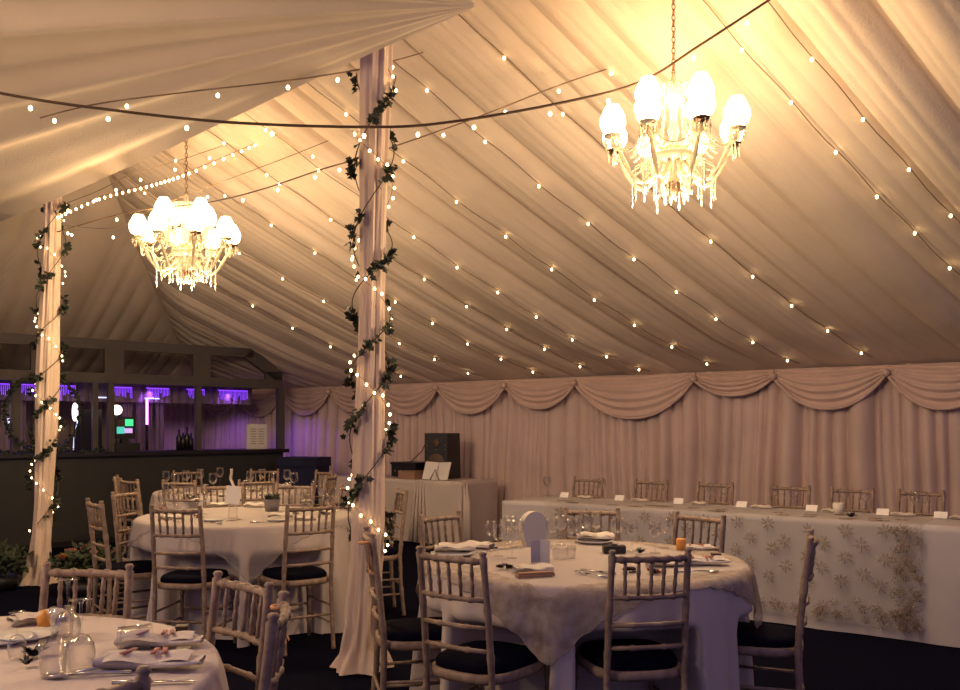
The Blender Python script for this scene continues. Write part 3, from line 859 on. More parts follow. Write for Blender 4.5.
# canopy frame above
can = empty('bar_canopy', BP(0, 0, 0))
def fb(m, b0, b1, z0, z1, n0=.10, n1=.16): bx(m, b0, b1, n0, n1, z0, z1)
m = MB()
zt0, zt1, zt2, zt3 = 1.93, 2.05, 2.34, 2.46
ops = [(bpx(270), bpx(214)), (bpx(197), bpx(127)), (bpx(108), bpx(56)), (bpx(34), bpx(-40))]
fb(m, -.02, LB, zt0, zt1)
fb(m, .42, LB, zt2, zt3)
prev = -.02
for (o0, o1) in ops:
    if prev > -.01: fb(m, prev, o0, zt1, zt2)
    else: fb(m, prev, o0, zt1, 2.16)
    prev = o1
fb(m, prev, LB, zt1, zt2)
# sloping shoulder at the right-hand end
def quad(m, pts):
    vs = [BP(b, .10, z)-BP(0, 0, 0) for b, z in pts]+[BP(b, .16, z)-BP(0, 0, 0) for b, z in pts]
    n = len(pts); m.add(vs, [tuple(range(n)), tuple(range(2*n-1, n-1, -1))]+[(i, i+n, (i+1) % n+n, (i+1) % n) for i in range(n)])
bx(m, .0, LB, .16, 2.3, 1.955, 1.975)  # unseen roof board, added to keep chandelier light out of the bar
quad(m, [(-.02, 2.16), (-.02, 2.05), (.10, 2.05), (.55, 2.34), (.42, 2.46)])
m.build('fascia', M_BARH, can, False)
for px, w, mt in [(286, .09, M_BARH), (203, .07, M_BARH), (115, .07, M_BARH), (99, .06, M_BARH), (19, .09, M_BARH)]:
    b = bpx(px); m = MB(); bx(m, b-w/2, b+w/2, .11, .11+w, 1.10, 1.95); m.build('post', mt, can, False)
tag(can, 'grey canopy frame with rectangular openings above the bar', 'bar canopy')
# purple valance and led strip
m = MB(); cv = creases(-1, 7, .06, .12, random.Random(31))
m.grid(lambda u, v: BP(.1+5*u, .75-.3*pleat(5*u, cv, .6), 1.72+.25*v), 500, 4)
tag(m.build('bar_valance', M_PANEL), 'pleated valance glowing purple behind the bar canopy', 'valance')
for i, (p0, p1) in enumerate([(-10, 52), (64, 92), (128, 150), (165, 188), (206, 224), (238, 268)]):
    b1, b0 = bpx(p0), bpx(p1)
    m = MB(); r2 = random.Random(i)
    n = int((b1-b0)/.02)
    for k in range(n):
        b = b0+.02*k; L = r2.uniform(.05, .13)
        m.box(BP(b, .58, 1.90-L/2), (.004, .004, L), 0)
        if k % 2 == 0: m.ball(BP(b, .58, 1.90-L), .006, 6)
    bx2 = BP((b0+b1)/2, .58, 1.905)
    m.box(bx2, (b1-b0, .012, .010), 0, rotb)
    tag(m.build('icicle_lights', M_PURP, None, False), ['purple icicle lights under the canopy left of the left pole', 'purple icicle lights under the canopy above the round white lamps', 'purple icicle lights under the canopy above the green till screen',
        'purple icicle lights under the canopy above the pink tube', 'purple icicle lights under the canopy just right of the bottles', 'purple icicle lights under the canopy above the framed menu'][i], 'icicle lights')
def area(loc, e, col, size, rot=None):
    li = bpy.data.lights.new('led_wash', 'SPOT'); li.spot_size = 2.6; li.spot_blend = .6; li.color = col; li.energy = e; li.shadow_soft_size = size
    lo = bpy.data.objects.new('led_wash', li); C.objects.link(lo); lo.location = loc
for b, e in [(.5, 11), (1.6, 10), (2.8, 10), (4.0, 11)]: area(BP(b, .68, 1.86), e, (.30, .10, 1), .06)
area(BP(-.15, .5, 1.80), 11, (.30, .10, 1), .06); area(W(10.2, .6, 1.8), 10, (.35, .12, 1), .06)
# back bar: panels hang behind, fridge, till, bottles
for i, (p0, p1) in enumerate([(24, 50), (62, 80), (150, 161), (165, 182), (186, 194)]):
    b1, b0 = bpx(p0)*1.0, bpx(p1)*1.0; c3 = creases(-1, 1, .03, .07, random.Random(i+50))
    m = MB(); m.grid(lambda u, v: BP(b0+(b1-b0)*u, .95-.3*pleat((b1-b0)*u, c3, .6), .95+.78*v), 60, 4)
    tag(m.build('drape_panel', M_PANEL), ['beige drape behind the bar, left of the left pole', 'beige drape behind the bar, right of the left pole', 'narrow beige drape behind the bar, left of the pink tube', 'wide beige drape behind the bar, right of the pink tube', 'narrow beige drape behind the bar bottles'][i], 'drape')
fr = empty('bottle_fridge', BP(bpx(106), .62, 0))
m = MB(); m.box((0, 0, .5), (.30, .28, 1.0), 0, rotb); m.box((0, 0, 1.32), (.26, .24, .60), 0, rotb); m.build('cabinet', M_BLACK, fr, False)
m = MB(); m.box(BN*.145+Vector((0, 0, 1.32)), (.2, .01, .5), 0, rotb); m.build('glass_door', M_BTOP, fr, False)
tag(fr, 'tall black fridge behind the bar between two posts', 'fridge')
bb = empty('back_counter', BP(2.3, 1.05, 0))
m = MB(); m.box((0, 0, .46), (4.4, .3, .9), 0, rotb); m.build('cabinet', M_BAR, bb, False)
m = MB(); m.box((0, 0, .93), (4.5, .34, .04), 0, rotb); m.build('worktop', M_BTOP, bb, False)
tag(bb, 'dark back counter running behind the bar', 'counter')
tl = empty('till', BP(bpx(134), .32, 1.10))
rz2 = rotb
m = MB(); m.box((0, 0, .05), (.30, .26, .10), 0, rotb); m.box((0, 0, .12), (.08, .08, .10), 0, rotb); m.build('base', M_BLACK, tl, False)
m = MB(); m.box((0, 0, .29), (.26, .04, .27), 0, rotb); m.build('display', M_BLACK, tl, False)
m = MB()
for (x, z, mi) in [(-.055, .355, 0), (.05, .345, 3), (-.045, .255, 2), (.055, .26, 1)]:
    w = .10 if (x, z) != (.05, .345) else .08
    m.box(BN*.024+BW*x*1.0+Vector((0, 0, z)), (w, .006, .085 if mi != 2 else .06), mi, rotb)
m.build('screen_tiles', [M_GREEN, M_TEAL, M_LILAC, M_DARKP], tl, False)
tag(tl, 'black till with green tiled screen on the bar counter', 'till')
def disc(name, p, rx_, rz_, mt, lab, cat):
    m = MB(); n = 28
    prf = [(.02, 1.0), (.0, 1.0), (-.01, .8), (-.012, .001)]
    vs = []
    for (y, sc) in [(.03, .001), (.03, 1), (0, 1), (-.012, .85), (-.016, .001)]:
        for k in range(n):
            a = 2*PI*k/n; vs.append(BW*(rx_*sc*math.cos(a))-BN*y+Vector((0, 0, rz_*sc*math.sin(a))))
    m.add(vs, [(i*n+j, i*n+(j+1) % n, (i+1)*n+(j+1) % n, (i+1)*n+j) for i in range(4) for j in range(n)], 0)
    root = empty(name, p)
    m.build('lens', mt, root)
    m = MB(); m.tube([Vector((0, 0, 0))-BN*.03, Vector((0, 0, 0))-BN*.03+Vector((0, 0, 1.10-p.z))], .006, 6); m.build('stem', M_BLACK, root)
    tag(root, lab, cat)
disc('round_lamp', BP(bpx(124), .22, 1.61), .062, .062, M_WLED, 'small round white lamp beside the green till screen', 'lamp')
disc('oval_lamp', BP(bpx(84), .30, 1.58), .030, .11, M_WLED, 'upright oval white lamp at the right of the wreath hoop', 'lamp')
disc('oval_lamp', BP(bpx(4), .30, 1.58), .022, .10, M_WLED, 'upright oval white lamp at the far left edge', 'lamp')
m = MB(); m.tube([BP(bpx(87.5)-.02, .4, 1.72), BP(bpx(89), .4, 1.60), BP(bpx(89), .4, 1.45), BP(bpx(86), .4, 1.30), BP(bpx(85), .4, 1.11)], .009, 8)
tag(m.build('curved_light_strip', M_BLED), 'thin curved bluish light strip right of the wreath hoop', 'light strip')
m = MB(); m.tube([BP(bpx(21), .5, 1.50), BP(bpx(27), .5, 1.11)], .014, 8)
tag(m.build('leaning_light_tube', M_BLED), 'slanting pale light tube behind the bar, left of the left pole', 'light tube')
m = MB(); m.tube([BP(bpx(163), .5, 1.43), BP(bpx(163), .5, 1.76)], .016, 8); 
root = empty('neon_tube', BP(bpx(163), .5, 1.10)); o = m.build('lit_tube', M_PINK, root); o.matrix_parent_inverse = Matrix.Translation(-root.location)
m = MB(); m.tube([(0, 0, 0), (0, 0, .33)], .018, 8); m.build('stand', M_BLACK, root)
tag(root, 'upright pink neon tube on a dark stand behind the bar', 'neon tube')
for i, (p0, p1, z) in enumerate([(119, 134, 1.775), (167, 182, 1.775)]):
    m = MB(); m.tube([BP(bpx(p0), .7, z), BP(bpx(p1), .7, z)], .008, 6)
    tag(m.build('strip_light', M_BLED), ['faint strip light above the till screen', 'faint strip light right of the pink tube'][i], 'strip light')
for i, (px, h) in enumerate([(189, .27), (193, .23), (197, .30), (201, .22)]):
    m = MB(); m.lathe([(.001, 0), (.036, .002), (.037, h*.6), (.014, h*.75), (.013, h), (.001, h)], 12, 0, BP(bpx(px), .3, 1.10))
    tag(m.build('bottle', M_BTOP), 'dark bottle standing on the bar counter left of the framed menu', 'bottle', 'bottles on the bar counter')
sg = empty('framed_menu', BP(bpx(264), .2, 1.10))
tilt = Matrix.Rotation(bang, 3, 'Z')
m = MB(); m.box((0, 0, .17), (.30, .02, .34), 0, rotb); m.build('frame', M_WHITE, sg, False)
m = MB(); m.box(BN*.012+Vector((0, 0, .17)), (.25, .004, .29), 0, rotb); m.build('page', M_WHITE, sg, False)
m = MB()
for r_ in range(7):
    for c_ in (-.06, .06): m.box(BN*.016+BW*c_+Vector((0, 0, .27-.033*r_)), (.07 if r_ % 2 else .085, .002, .008), 0, rotb)
m.build('printed_lines', M_INK, sg, False)
tag(sg, 'white framed drinks menu standing at the right end of the bar', 'menu')
# wreath hoop on the counter
m = MB(); rnd = random.Random(12); hb = bpx(44); cz = 1.56; HRd = .405
pts = [BP(hb+HRd*math.cos(a), .02, cz+HRd*1.08*math.sin(a)) for a in [2*PI*k/60 for k in range(60)]]
m.tube(pts, .012, 6, 0, closed=True)
for k in range(420):
    p = pts[rnd.randrange(60)]+Vector((rnd.uniform(-.02, .02), rnd.uniform(-.02, .02), rnd.uniform(-.02, .02)))
    m.leaf(p, (rnd.uniform(-1, 1), rnd.uniform(-1, 1), rnd.uniform(-1, 1)), (0, -1, .2), .045, .03, 0)
tag(m.build('wreath_hoop', M_LEAF, None, False), 'large dark leafy hoop standing on the bar behind the left pole', 'wreath')
m = MB(); rnd = random.Random(13)
pts = [BP(hb-.7+1.8*k/30, -.03, 1.11+.012*math.sin(k)) for k in range(31)]
m.tube(pts, .006, 5, 0)
for k in range(300):
    p = pts[rnd.randrange(31)]+Vector((rnd.uniform(-.03, .03), rnd.uniform(-.02, .02), rnd.uniform(0, .03)))
    m.leaf(p, (rnd.uniform(-1, 1), rnd.uniform(-1, 0), rnd.uniform(-.6, .3)), (0, -1, .2), .04, .026, 0)
tag(m.build('leaf_garland', M_LEAF, None, False), 'dark leaf garland lying along the bar edge at the foot of the hoop', 'garland')

# ------------------------------------------------------------------ floor flowers by the left pole
def bush(name, c, rx, ry, h, n, fl, lab, cat, seed):
    rnd = random.Random(seed); root = empty(name, c)
    m = MB(); m.lathe([(.001, 0), (rx*.6, .002), (rx*.7, .10), (rx*.6, .12), (.001, .12)], 20); m.build('planter', M_BLACK, root)
    m = MB()
    for k in range(n):
        a = rnd.uniform(0, 6.3); q = rnd.random()**.6; zz = .10+(h-.1)*rnd.random()**.7*(1-.35*q)
        p = Vector((rx*q*math.cos(a), ry*q*math.sin(a), zz))
        m.leaf(p, (rnd.uniform(-1, 1), rnd.uniform(-1, 1), rnd.uniform(-.2, 1)), (0, -.5, 1), rnd.uniform(.05, .09), rnd.uniform(.03, .05), 0)
    m.build('foliage', M_FOL, root, False)
    for k in range(fl):
        a = rnd.uniform(0, 6.3); q = rnd.random()**.5*.85; p = Vector((rx*q*math.cos(a), ry*q*math.sin(a), h*(.98-.3*q)))
        m = MB()
        for j in range(9):
            b = j*.7; m.leaf((0, 0, 0), (math.cos(b), math.sin(b), .6+.1*j), (0, 0, 1), .045, .045, 0)
        m.build('flower', (M_ROSE, M_YELL, M_PINKR)[k % 3], root, False, p)
    tag(root, lab, cat)
bush('flower_trough', (-3.28, 7.55, 0), .34, .2, .42, 700, 12, 'low foliage arrangement with red and yellow flowers right of the left pole foot', 'flowers', 3)
bush('shrub_pot', (-4.15, 7.75, 0), .25, .22, .40, 500, 0, 'dark green bush on the floor at the left edge beside the left pole', 'plant', 4)

# ------------------------------------------------------------------ tableware
def mk_wine_glass(name='wine_glass'):
    root = empty(name)
    m = MB(); m.lathe([(.001, 0), (.034, .001), (.034, .003), (.008, .008), (.004, .02), (.0035, .09), (.006, .1), (.001, .104)], 16); m.build('stem', M_GLASS, root)
    m = MB(); m.open_lathe([(.004, .10), (.022, .108), (.036, .13), (.040, .155), (.038, .18), (.033, .205), (.0318, .205), (.0365, .18), (.0385, .155), (.0345, .131), (.021, .110), (.004, .102)], 16); m.build('bowl', M_GLASS, root)
    return root
def mk_tumbler():
    m = MB(); m.lathe([(.001, 0), (.030, .001), (.036, .09), (.0345, .09), (.029, .008), (.001, .008)], 18); o = m.build('tumbler', M_GLASS); return o
def mk_plate():
    m = MB(); m.lathe([(.001, .002), (.055, .0), (.06, .004), (.085, .012), (.086, .015), (.06, .008), (.001, .006)], 24); o = m.build('side_plate', M_CHINA); return o
def mk_napkin(L=.22, Wd=.07, seed=0, ribbon=True):
    rnd = random.Random(seed); root = empty('folded_napkin'); m = MB()
    def f(u, v):
        a = 2*PI*v; x = (u-.5)*L
        w = Wd/2*(.75+.25*math.sin(PI*u)+.06*math.sin(9*u+seed)); h = .018*(.8+.3*math.sin(5*u+seed))
        return Vector((x, w*math.cos(a)+.01*math.sin(6*u), .016+h*math.sin(a)*(1+.3*math.sin(3*a+u*6))*.8))
    m.grid(f, 20, 14)
    m.grid(lambda u, v: Vector(((u-.5)*L*.8, -.5*Wd+Wd*1.2*v, .034+.004*math.sin(9*u)-.012*abs(v-.5)*2)), 12, 8)
    m.build('cloth', M_NAPK, root)
    if ribbon:
        m = MB()
        for q in (-.2, .05, .14):
            m.box((L*q, 0, .0365), (.010, Wd*.7, .003), 0, Matrix.Rotation(.3*q*5, 3, 'Z'))
        m.build('ribbon', M_RED, root)
    return root
def mk_cutlery(kind):
    m = MB()
    if kind == 'spoon':
        m.ball((.085, 0, .007), .02, 10, 0, (1.35, .85, .25)); m.tube([(.06, 0, .007), (0, 0, .010), (-.09, 0, .006)], [.003, .0035, .006], 6)
    elif kind == 'fork':
        m.tube([(.04, 0, .006), (0, 0, .009), (-.09, 0, .006)], [.004, .003, .006], 6); m.box((.055, 0, .006), (.03, .022, .003))
        for y in (-.009, -.003, .003, .009): m.tube([(.068, y, .006), (.105, y, .009)], .0014, 5)
    else:
        m.tube([(0, 0, .007), (-.09, 0, .007)], [.005, .007], 6); m.add([(0, -.004, .004), (.11, -.002, .004), (.10, .013, .004), (0, .01, .004), (0, -.004, .007), (.11, -.002, .006), (.10, .013, .006), (0, .01, .007)], [(3, 2, 1, 0), (4, 5, 6, 7), (0, 1, 5, 4), (1, 2, 6, 5), (2, 3, 7, 6), (3, 0, 4, 7)])
    return m.build(kind, M_SILV)
PROTO = {}
def put(kind, p, rz=0, label='', cat='', group=None, ry=0, rx=0, sc=1):
    mk = {'wine_glass': mk_wine_glass, 'tumbler': mk_tumbler, 'side_plate': mk_plate, 'spoon': lambda: mk_cutlery('spoon'), 'fork': lambda: mk_cutlery('fork'), 'knife': lambda: mk_cutlery('knife'),
          'napkin': lambda: mk_napkin(), 'bare_napkin': lambda: mk_napkin(.17, .09, 3, False)}[kind]
    if kind not in PROTO: PROTO[kind] = o = mk()
    else: o = copy_tree(PROTO[kind])
    o.location = p; o.rotation_euler = (rx, ry, rz); o.scale = (sc, sc, sc)
    tag(o, label, cat, group); return o
def up(px, py, dz=.0): return tp(px, py, TZ)+Vector((0, 0, dz))
LZ = .005
# --- near left table
n0 = 'upturned wine glasses on the near left table'
for px, py, w in [(68, 642, 'upturned wine glass, rear one of the pair on the near left table'), (81, 670, 'upturned wine glass, front one of the pair on the near left table'), (17, 658, 'small upturned glass at the left edge of the near left table')]:
    q_s = .62 if px == 17 else .90
    put('wine_glass', up(px, py, .207*q_s), 0, w, 'wine glass', n0, 0, PI, q_s)
put('tumbler', up(53, 676), 0, 'empty tumbler in front of the upturned wine glasses, near left table', 'tumbler')
put('tumbler', up(62, 637), 0, 'tumbler behind the upturned wine glasses, near left table', 'tumbler')
put('tumbler', up(118, 650, .036), .2, 'tumbler lying on its side right of the upturned wine glasses', 'tumbler', None, PI/2)
put('side_plate', up(28, 638), 0, 'white side plate near the left edge, rear of the near left table', 'plate')
put('side_plate', up(4, 642), 0, 'white side plate cut off by the left edge of the photo', 'plate')
put('spoon', up(94, 676), PI+.2, 'steel spoon left of the front napkin on the near left table', 'spoon')
put('fork', up(110, 668), .9, 'steel fork beside the front napkin on the near left table', 'fork')
put('napkin', up(160, 646), .10, 'long rolled napkin with red ribbon at the rear right of the near left table', 'napkin', None, sc=1.1)
put('napkin', up(150, 668), .05, 'rolled napkin with red ribbon at the front right of the near left table', 'napkin', None, sc=1.25)
put('bare_napkin', up(38, 622), .8, 'small crumpled napkin behind the plates on the near left table', 'napkin')
def cube(name, p, d, mats, rz, lab, cat):
    root = empty(name, p, rz)
    m = MB(); m.box((0, 0, d[2]*.42), (d[0], d[1], d[2]*.84)); m.build('box', mats, root, False)
    m = MB(); m.box((0, 0, d[2]*.9), (d[0]*1.06, d[1]*1.06, d[2]*.2)); m.build('lid', mats, root, False)
    tag(root, lab, cat)
cube('favour_box', up(183, 659), (.034, .034, .03), M_DARKP, .2, 'small brown favour box beside the front napkin, near left table', 'box')
cube('favour_box', up(182, 635, .0), (.034, .034, .03), M_DARKP, .2, 'small brown favour box behind the long napkin, near left table', 'box')
m = MB(); m.lathe([(.001, 0), (.02, .001), (.022, .03), (.012, .04), (.01, .05), (.001, .05)], 12, 0, up(44, 626)); tag(m.build('candle_jar', M_ORANGE), 'little orange candle jar at the rear of the near left table', 'candle')
def feather(p, lab, sz=.05, seed=1):
    rnd = random.Random(seed); m = MB(); c = Vector(p)+Vector((0, 0, .012))
    m.ball(c, sz*.3, 8, 0, (1, 1, .6))
    for k in range(26):
        a = rnd.uniform(0, 6.3); m.leaf(c, (math.cos(a), math.sin(a), rnd.uniform(.0, .8)), (0, 0, 1), sz*rnd.uniform(.6, 1), sz*.35)
    tag(m.build('feather_hairpiece', M_BLACK, None, False), lab, 'hairpiece')
feather(up(34, 657), 'black feather hairpiece beside the tumbler, near left table', .055, 1)
feather(up(27, 667), 'smaller black feather hairpiece left of the tumbler, near left table', .03, 2)
put('knife', up(150, 684), .1, 'steel knife at the front rim of the near left table', 'knife')
# --- lace covered round table
def petal_heap(p, lab, seed, mt=M_PINKR, sz=.03, group=None):
    rnd = random.Random(seed); root = empty('posy', p); m = MB()
    m.tube([(0, 0, .004), (.05, .01, .006)], .004, 5); m.build('stalk', M_LEAF, root)
    for j in range(4):
        m = MB()
        for k in range(10):
            a = rnd.uniform(0, 6.3); m.leaf((0, 0, 0), (math.cos(a), math.sin(a), rnd.uniform(.3, 1.5)), (0, 0, 1), sz*.8, sz*.7)
        m.build('bloom', (mt, M_NAPK, M_DARKP, mt)[j], root, False, (rnd.uniform(-.03, .03), rnd.uniform(-.02, .02), .008))
    tag(root, lab, 'flowers', group)
lt = ', lace covered table'
put('side_plate', up(452, 556), 0, 'white side plate behind the front left chair'+lt, 'plate', sc=1.25)
put('bare_napkin', up(455, 554, .014), .1, 'napkin on the plate behind the front left chair'+lt, 'napkin', sc=1.2)
put('bare_napkin', up(478, 548, .0), -.5, 'folded napkin at the left rim'+lt, 'napkin')
petal_heap(up(488, 549), 'small pink posy beside the left rim napkin'+lt, 1)
petal_heap(up(506, 569), 'dark and pink posy at the front'+lt, 2, M_DARKP)
put('bare_napkin', up(533, 572), .25, 'napkin at the front rim above the hanging lace point'+lt, 'napkin')
m = MB(); m.box((0, 0, .008), (.17, .035, .012)); m.box((0, 0, .018), (.16, .03, .006)); o = m.build('folded_fan', M_BROWN, None, False, up(535, 577)); o.rotation_euler[2] = .35; tag(o, 'folded tan fan lying at the front rim'+lt, 'fan')
gr1 = 'wine glasses clustered at the left back of the lace covered table'
for px, py in [(498, 556), (505, 549), (512, 558), (518, 548), (491, 551), (510, 544)]: put('wine_glass', up(px, py), 0, 'wine glass in the cluster at the left back'+lt, 'wine glass', gr1, sc=.75)
gr2 = 'wine glasses behind the pale card'
for px, py in [(552, 548), (561, 545), (572, 549), (584, 543), (596, 543)]: put('wine_glass', up(px, py), 0, 'upright wine glass behind the pale blue card'+lt, 'wine glass', gr2, sc=.78)
gr3 = 'wine glasses at the right back'
for px, py in [(618, 548), (632, 551), (655, 553), (664, 548)]: put('wine_glass', up(px, py), 0, 'upright wine glass at the right back'+lt, 'wine glass', gr3, sc=.78)
# arched card
m = MB(); p = up(533, 545)
def arch(u, v, r0, y):
    a = PI*u
    return Vector((math.cos(a)*r0, y, math.sin(a)*r0))
n = 26; vs = []
for y in (-.02, .02):
    for k in range(n+1):
        a = -.25+(PI+.5)*k/n; vs.append((.078*math.cos(a), y, .10+.085*math.sin(a)))
    vs.append((0, y, 0)); 
w = n+2
base_l = [(-.05, 0), (.05, 0)]
fs = []
m = MB()
out = [(.05, .0)]+[(.078*math.cos(-.3+(PI+.6)*k/n), .10+.085*math.sin(-.3+(PI+.6)*k/n)) for k in range(n+1)]+[(-.05, 0)]
k = len(out)
m.add([(x, -.022, z) for x, z in out]+[(x, .022, z) for x, z in out], [tuple(range(k)), tuple(range(2*k-1, k-1, -1))], 0)
m.add([(x, -.022, z) for x, z in out]+[(x, .022, z) for x, z in out], [(i, i+k, (i+1) % k+k, (i+1) % k) for i in range(k)], 1)
o = m.build('arched_card', [M_PALE, M_NAPK], None, False, up(533, 546)); o.rotation_euler[2] = .5
tag(o, 'pale arched card box standing at the back'+lt, 'card')
m = MB(); a1_ = .35
for sx in (-1, 1):
    vs = [(0, 0, 0), (0, 0, .105), (sx*.045, -.03, .105), (sx*.045, -.03, 0)]
    m.add([Vector(v)+Vector((0, d, 0)) for d in (0, .003) for v in vs], [(0, 1, 2, 3), (7, 6, 5, 4), (0, 4, 5, 1), (1, 5, 6, 2), (2, 6, 7, 3), (3, 7, 4, 0)])
o = m.build('menu_card', M_PALE, None, False, up(540, 562)); tag(o, 'pale blue folded menu card standing in the centre'+lt, 'card')
m = MB(); m.lathe([(.001, 0), (.035, 0), (.04, .05), (.038, .05), (.033, .006), (.001, .006)], 4, 0, (0, 0, 0)); o = m.build('glass_votive', M_GLASS, None, False, up(560, 559)); tag(o, 'square glass votive right of the pale blue menu card', 'votive')
put('tumbler', up(571, 558), 0, 'tumbler beside the square glass votive'+lt, 'tumbler', sc=.7)
put('side_plate', up(594, 543), 0, 'white side plate in the back middle'+lt, 'plate', sc=1.2)
put('bare_napkin', up(595, 542, .012), 0, 'white napkin heaped on the back middle plate'+lt, 'napkin', sc=1.2)
put('fork', up(592, 576), 2.2, 'fork left of the front right chair back'+lt, 'fork')
put('knife', up(599, 573), 2.3, 'knife left of the front right chair back'+lt, 'knife')
m = MB(); m.box((0, 0, .02), (.11, .07, .035)); m.lathe([(.02, 0), (.014, .008)], 10, 0, (0, 0, .038)); o = m.build('clutch_bag', M_BLACK, None, False, up(614, 553)); tag(o, 'small black clutch bag behind the front right chair back', 'bag')
feather(up(640, 554), 'black feather hairpiece right of the clutch bag'+lt, .04, 5)
petal_heap(up(629, 573), 'dark posy seen between the spindles of the front right chair', 6, M_DARKP)
petal_heap(up(652, 574), 'red posy seen between the spindles of the front right chair', 7, M_RED)
put('bare_napkin', up(665, 566), .2, 'napkin right behind the front right chair'+lt, 'napkin')
m = MB(); m.lathe([(.001, 0), (.024, .001), (.027, .055), (.02, .06), (.001, .06)], 14, 0, up(681, 550)); tag(m.build('juice_glass', M_ORANGE), 'short glass of orange juice at the right back'+lt, 'glass')
put('napkin', up(697, 550), 0, 'rolled napkin behind the right rim'+lt, 'napkin', sc=.8)
put('napkin', up(703, 565), .1, 'rolled napkin with ribbon near the right rim'+lt, 'napkin', sc=1.1)
cube('favour_box', up(716, 559), (.04, .04, .028), M_DARKP, 0, 'small brown favour box near the right rim, lace covered table', 'box')
put('spoon', up(695, 573), .15, 'spoon at the front right rim'+lt, 'spoon')
# --- middle round table
mt_ = ', middle round table'
m = MB(); m.lathe([(.001, 0), (.05, .001), (.058, .06), (.062, .09), (.066, .092), (.058, .088), (.05, .006), (.001, .006)], 20); root = empty('metal_pail', up(272, 511)); m.build('pail', M_BUCK, root)
tag(root, 'small grey pail in the middle of the middle round table', 'pail')
rnd = random.Random(44)
fl = empty('flower_bunch', up(272, 511)+Vector((0, 0, .012)))
m = MB()
for k in range(60): m.leaf((rnd.uniform(-.045, .045), rnd.uniform(-.045, .045), .07+rnd.random()*.03), (rnd.uniform(-1, 1), rnd.uniform(-1, 1), rnd.uniform(.2, 1)), (0, 0, 1), .04, .02)
m.tube([(0, 0, 0), (0, 0, .08)], .02, 6)
m.build('leaves', M_FOL, fl, False)
for k in range(7):
    m = MB()
    for j in range(8): m.leaf((0, 0, 0), (math.cos(j*.8), math.sin(j*.8), .5+.1*j), (0, 0, 1), .026, .024)
    m.build('bloom', M_NAPK, fl, False, (rnd.uniform(-.05, .05), rnd.uniform(-.04, .04), .095+rnd.random()*.02))
tag(fl, 'cream flowers in the grey pail'+mt_, 'flowers')
cd = empty('table_card', up(233, 518), .1)
m = MB(); m.lathe([(.001, 0), (.035, 0), (.03, .08), (.012, .10), (.001, .10)], 12); m.build('holder', M_GLASS, cd)
m = MB(); m.box((0, 0, .16), (.10, .006, .125), 0, Matrix.Rotation(.12, 3, 'Y')); m.build('card', M_WHITE, cd, False)
tag(cd, 'cream table card in a glass holder'+mt_, 'card')
gm = 'place settings of the middle round table'
rnd = random.Random(77)
for px, py in [(214, 524), (228, 522)]: put('fork', up(px, py), rnd.uniform(0, 3), 'fork near the front left chair'+mt_, 'fork', 'forks at the front of the middle table')
put('side_plate', up(214, 521), 0, 'white plate near the front left chair'+mt_, 'plate')
put('bare_napkin', up(255, 507), 0, 'white napkin left of the grey pail', 'napkin')
put('side_plate', up(278, 521), 0, 'white plate in front of the grey pail', 'plate')
put('bare_napkin', up(280, 519, .012), .3, 'napkin on the plate in front of the grey pail', 'napkin')
put('knife', up(264, 523), .2, 'knife left of the plate in front of the grey pail', 'knife')
for px, py in [(163, 516), (178, 522), (190, 509), (205, 506), (168, 505), (246, 500), (288, 503), (300, 510), (310, 519), (322, 508), (330, 519), (338, 511), (203, 514), (315, 500)]:
    put('wine_glass', up(px, py), 0, 'wine glass among the settings'+mt_, 'wine glass', 'wine glasses on the middle round table', sc=.85)
for px, py in [(172, 519), (186, 514), (305, 520), (325, 514), (308, 503), (198, 502), (218, 506)]:
    put('bare_napkin', up(px, py), rnd.uniform(0, 3), 'crumpled napkin among the wine glasses'+mt_, 'napkin', 'crumpled napkins on the middle round table', sc=.85)
for px, py in [(165, 510), (196, 518), (292, 514), (334, 506)]:
    petal_heap(up(px, py), 'little pink posy among the settings'+mt_, px, M_PINKR, .03, 'pink posies on the middle round table')
# --- far round table
ft = ', farthest round table'
cf = MB(); pts = [(-.01, 0, 0), (-.01, 0, .10), (-.02, 0, .16), (-.045, 0, .19), (-.07, 0, .185)]
cf.grid(lambda u, v: Vector((-.02+.02*math.cos(6*v)-.05*v*v*(1 if v > .5 else .5), (u-.5)*.08, .24*v)), 8, 20)
o = cf.build('curled_menu', M_WHITE, None, True, up(237, 494)); md = o.modifiers.new('thick', 'SOLIDIFY'); md.thickness = .004
tag(o, 'curled white menu sheet standing up'+ft, 'menu')
for px, py in [(175, 495), (186, 491), (200, 489), (213, 495), (250, 492), (262, 489), (275, 494), (287, 490), (220, 487), (166, 492), (294, 494)]:
    put('wine_glass', up(px, py), 0, 'wine glass among the settings'+ft, 'wine glass', 'wine glasses on the farthest round table')
for px, py in [(180, 493), (207, 492), (256, 491), (269, 496), (228, 497), (282, 487), (192, 496)]:
    put('bare_napkin', up(px, py), rnd.uniform(0, 3), 'pale napkin among the settings'+ft, 'napkin', 'pale napkins on the farthest round table')
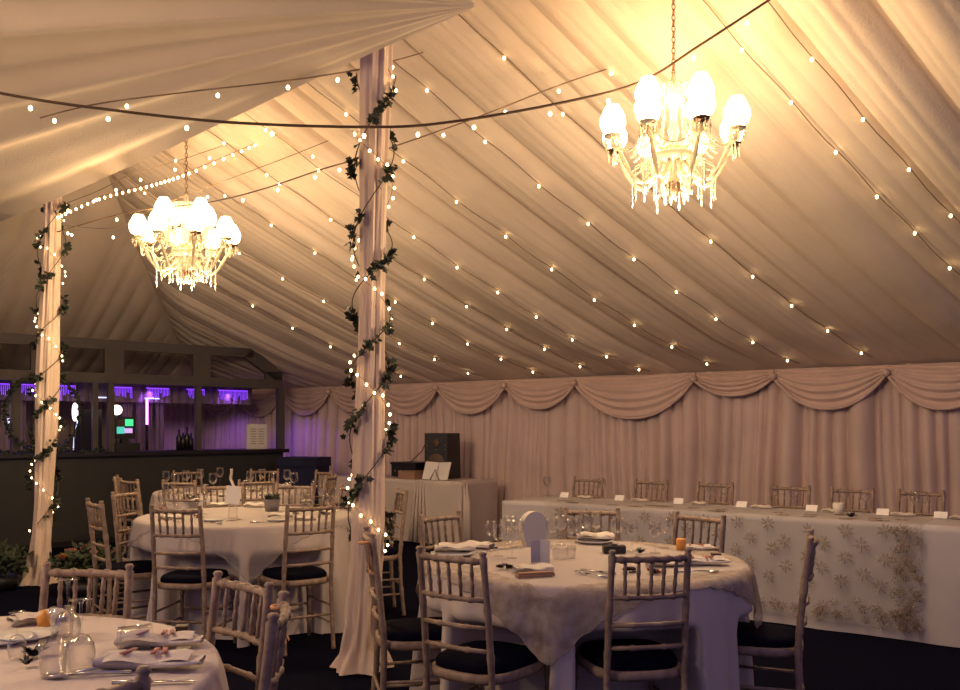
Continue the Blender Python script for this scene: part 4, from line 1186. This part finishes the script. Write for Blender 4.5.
# --- long table: name cards, napkins, glasses
def hp_px(px, n, z):
    k = (px-480)/F; fx, fy = F0.x+HN.x*n, F0.y+HN.y*n
    return HP((fx-k*fy)/(-HU.x+k*HU.y), n, z)
hang = math.atan2(HU.y, HU.x)+PI
spots = [(565, 'nearest the left end'), (620, 'second from the left end'), (679, 'third from the left end'), (742, 'left of the edge-on chair'), (812, 'above the edge-on chair'), (883, 'right of the black feather hairpiece'), (941, 'nearest the right photo edge')]
for i, (px, w) in enumerate(spots):
    m = MB()
    vs = [(-.042, -.022, 0), (.042, -.022, 0), (.042, 0, .045), (-.042, 0, .045), (-.042, .022, 0), (.042, .022, 0)]
    m.add(vs, [(0, 1, 2, 3), (3, 2, 5, 4), (1, 5, 2), (0, 3, 4), (0, 4, 5, 1)])
    o = m.build('name_card', M_WHITE, None, False, hp_px(px, .52, TZ+.004)); o.rotation_euler[2] = hang
    tag(o, 'folded white name card on the long table, '+w, 'name card', 'name cards on the long table')
    put('napkin' if i % 2 else 'bare_napkin', hp_px(px+20, .52, TZ+.004), hang, 'napkin beside the name card on the long table, '+w, 'napkin', 'napkins on the long table', sc=.75)
    put('wine_glass', hp_px(px-18, .60, TZ+.004), 0, 'glass left of the name card on the long table, '+w, 'wine glass', 'wine glasses on the long table', sc=.85)
    put('wine_glass', hp_px(px+32, .62, TZ+.004), 0, 'glass right of the name card on the long table, '+w, 'wine glass', 'wine glasses on the long table', sc=.85)
m = MB(); m.lathe([(.001, 0), (.035, .001), (.037, .08), (.035, .08), (.033, .05), (.001, .05)], 16, 0, hp_px(838, .35, TZ+.008)); tag(m.build('candle_jar', M_NAPK), 'cream candle jar left of the black hairpiece on the long table', 'candle')
feather(hp_px(851, .14, TZ+.01), 'black feather hairpiece on the front edge of the long table', .06, 9)
# ribbons tied on the edge-on chairs
def ribbon(p, d, L, lab, mt=M_SASH):
    m = MB(); side = Vector((0, 0, 1))
    p = Vector(p)
    m.tube([p+Vector((.020*math.cos(a), .020*math.sin(a), 0)) for a in [2*PI*k/10 for k in range(10)]], .006, 6, 0, closed=True)
    for s_ in (-1, 1):
        m.grid(lambda u, v: p+Vector((.022+.006*math.sin(v*7), s_*(.006+.014*v)+(u-.5)*.020, -L*v)), 3, 12)
    tag(m.build('ribbon', mt), lab, 'ribbon')
ribbon((-.576, 2.575, .885), None, .10, 'orange ribbon tied round the top of the edge-on chair by the near left table')
ribbon((-.512, 3.965, .89), None, .14, 'orange ribbon tied on the sideways chair right of the ivy pole')

# ------------------------------------------------------------------ world, camera, colour
w = bpy.data.worlds.new('night'); bpy.context.scene.world = w; w.use_nodes = True
bg = w.node_tree.nodes['Background']; bg.inputs['Color'].default_value = (.50, .38, .72, 1); bg.inputs['Strength'].default_value = .28
cam = bpy.data.cameras.new('camera'); co = bpy.data.objects.new('camera', cam); C.objects.link(co)
co.location = (0, 0, HC); co.rotation_euler = (PI/2, 0, 0)
cam.sensor_width = 36; cam.lens = F/960*36; cam.shift_y = 82/960; cam.clip_start = .05
sc = bpy.context.scene; sc.camera = co
sc.view_settings.view_transform = 'Standard'; sc.view_settings.look = 'None'; sc.view_settings.exposure = .5; sc.view_settings.gamma = 1
sc.cycles.sample_clamp_indirect = 3; sc.cycles.max_bounces = 8; sc.cycles.transparent_max_bounces = 16
sc.cycles.caustics_reflective = False; sc.cycles.caustics_refractive = False
sc.cycles.use_denoising = True
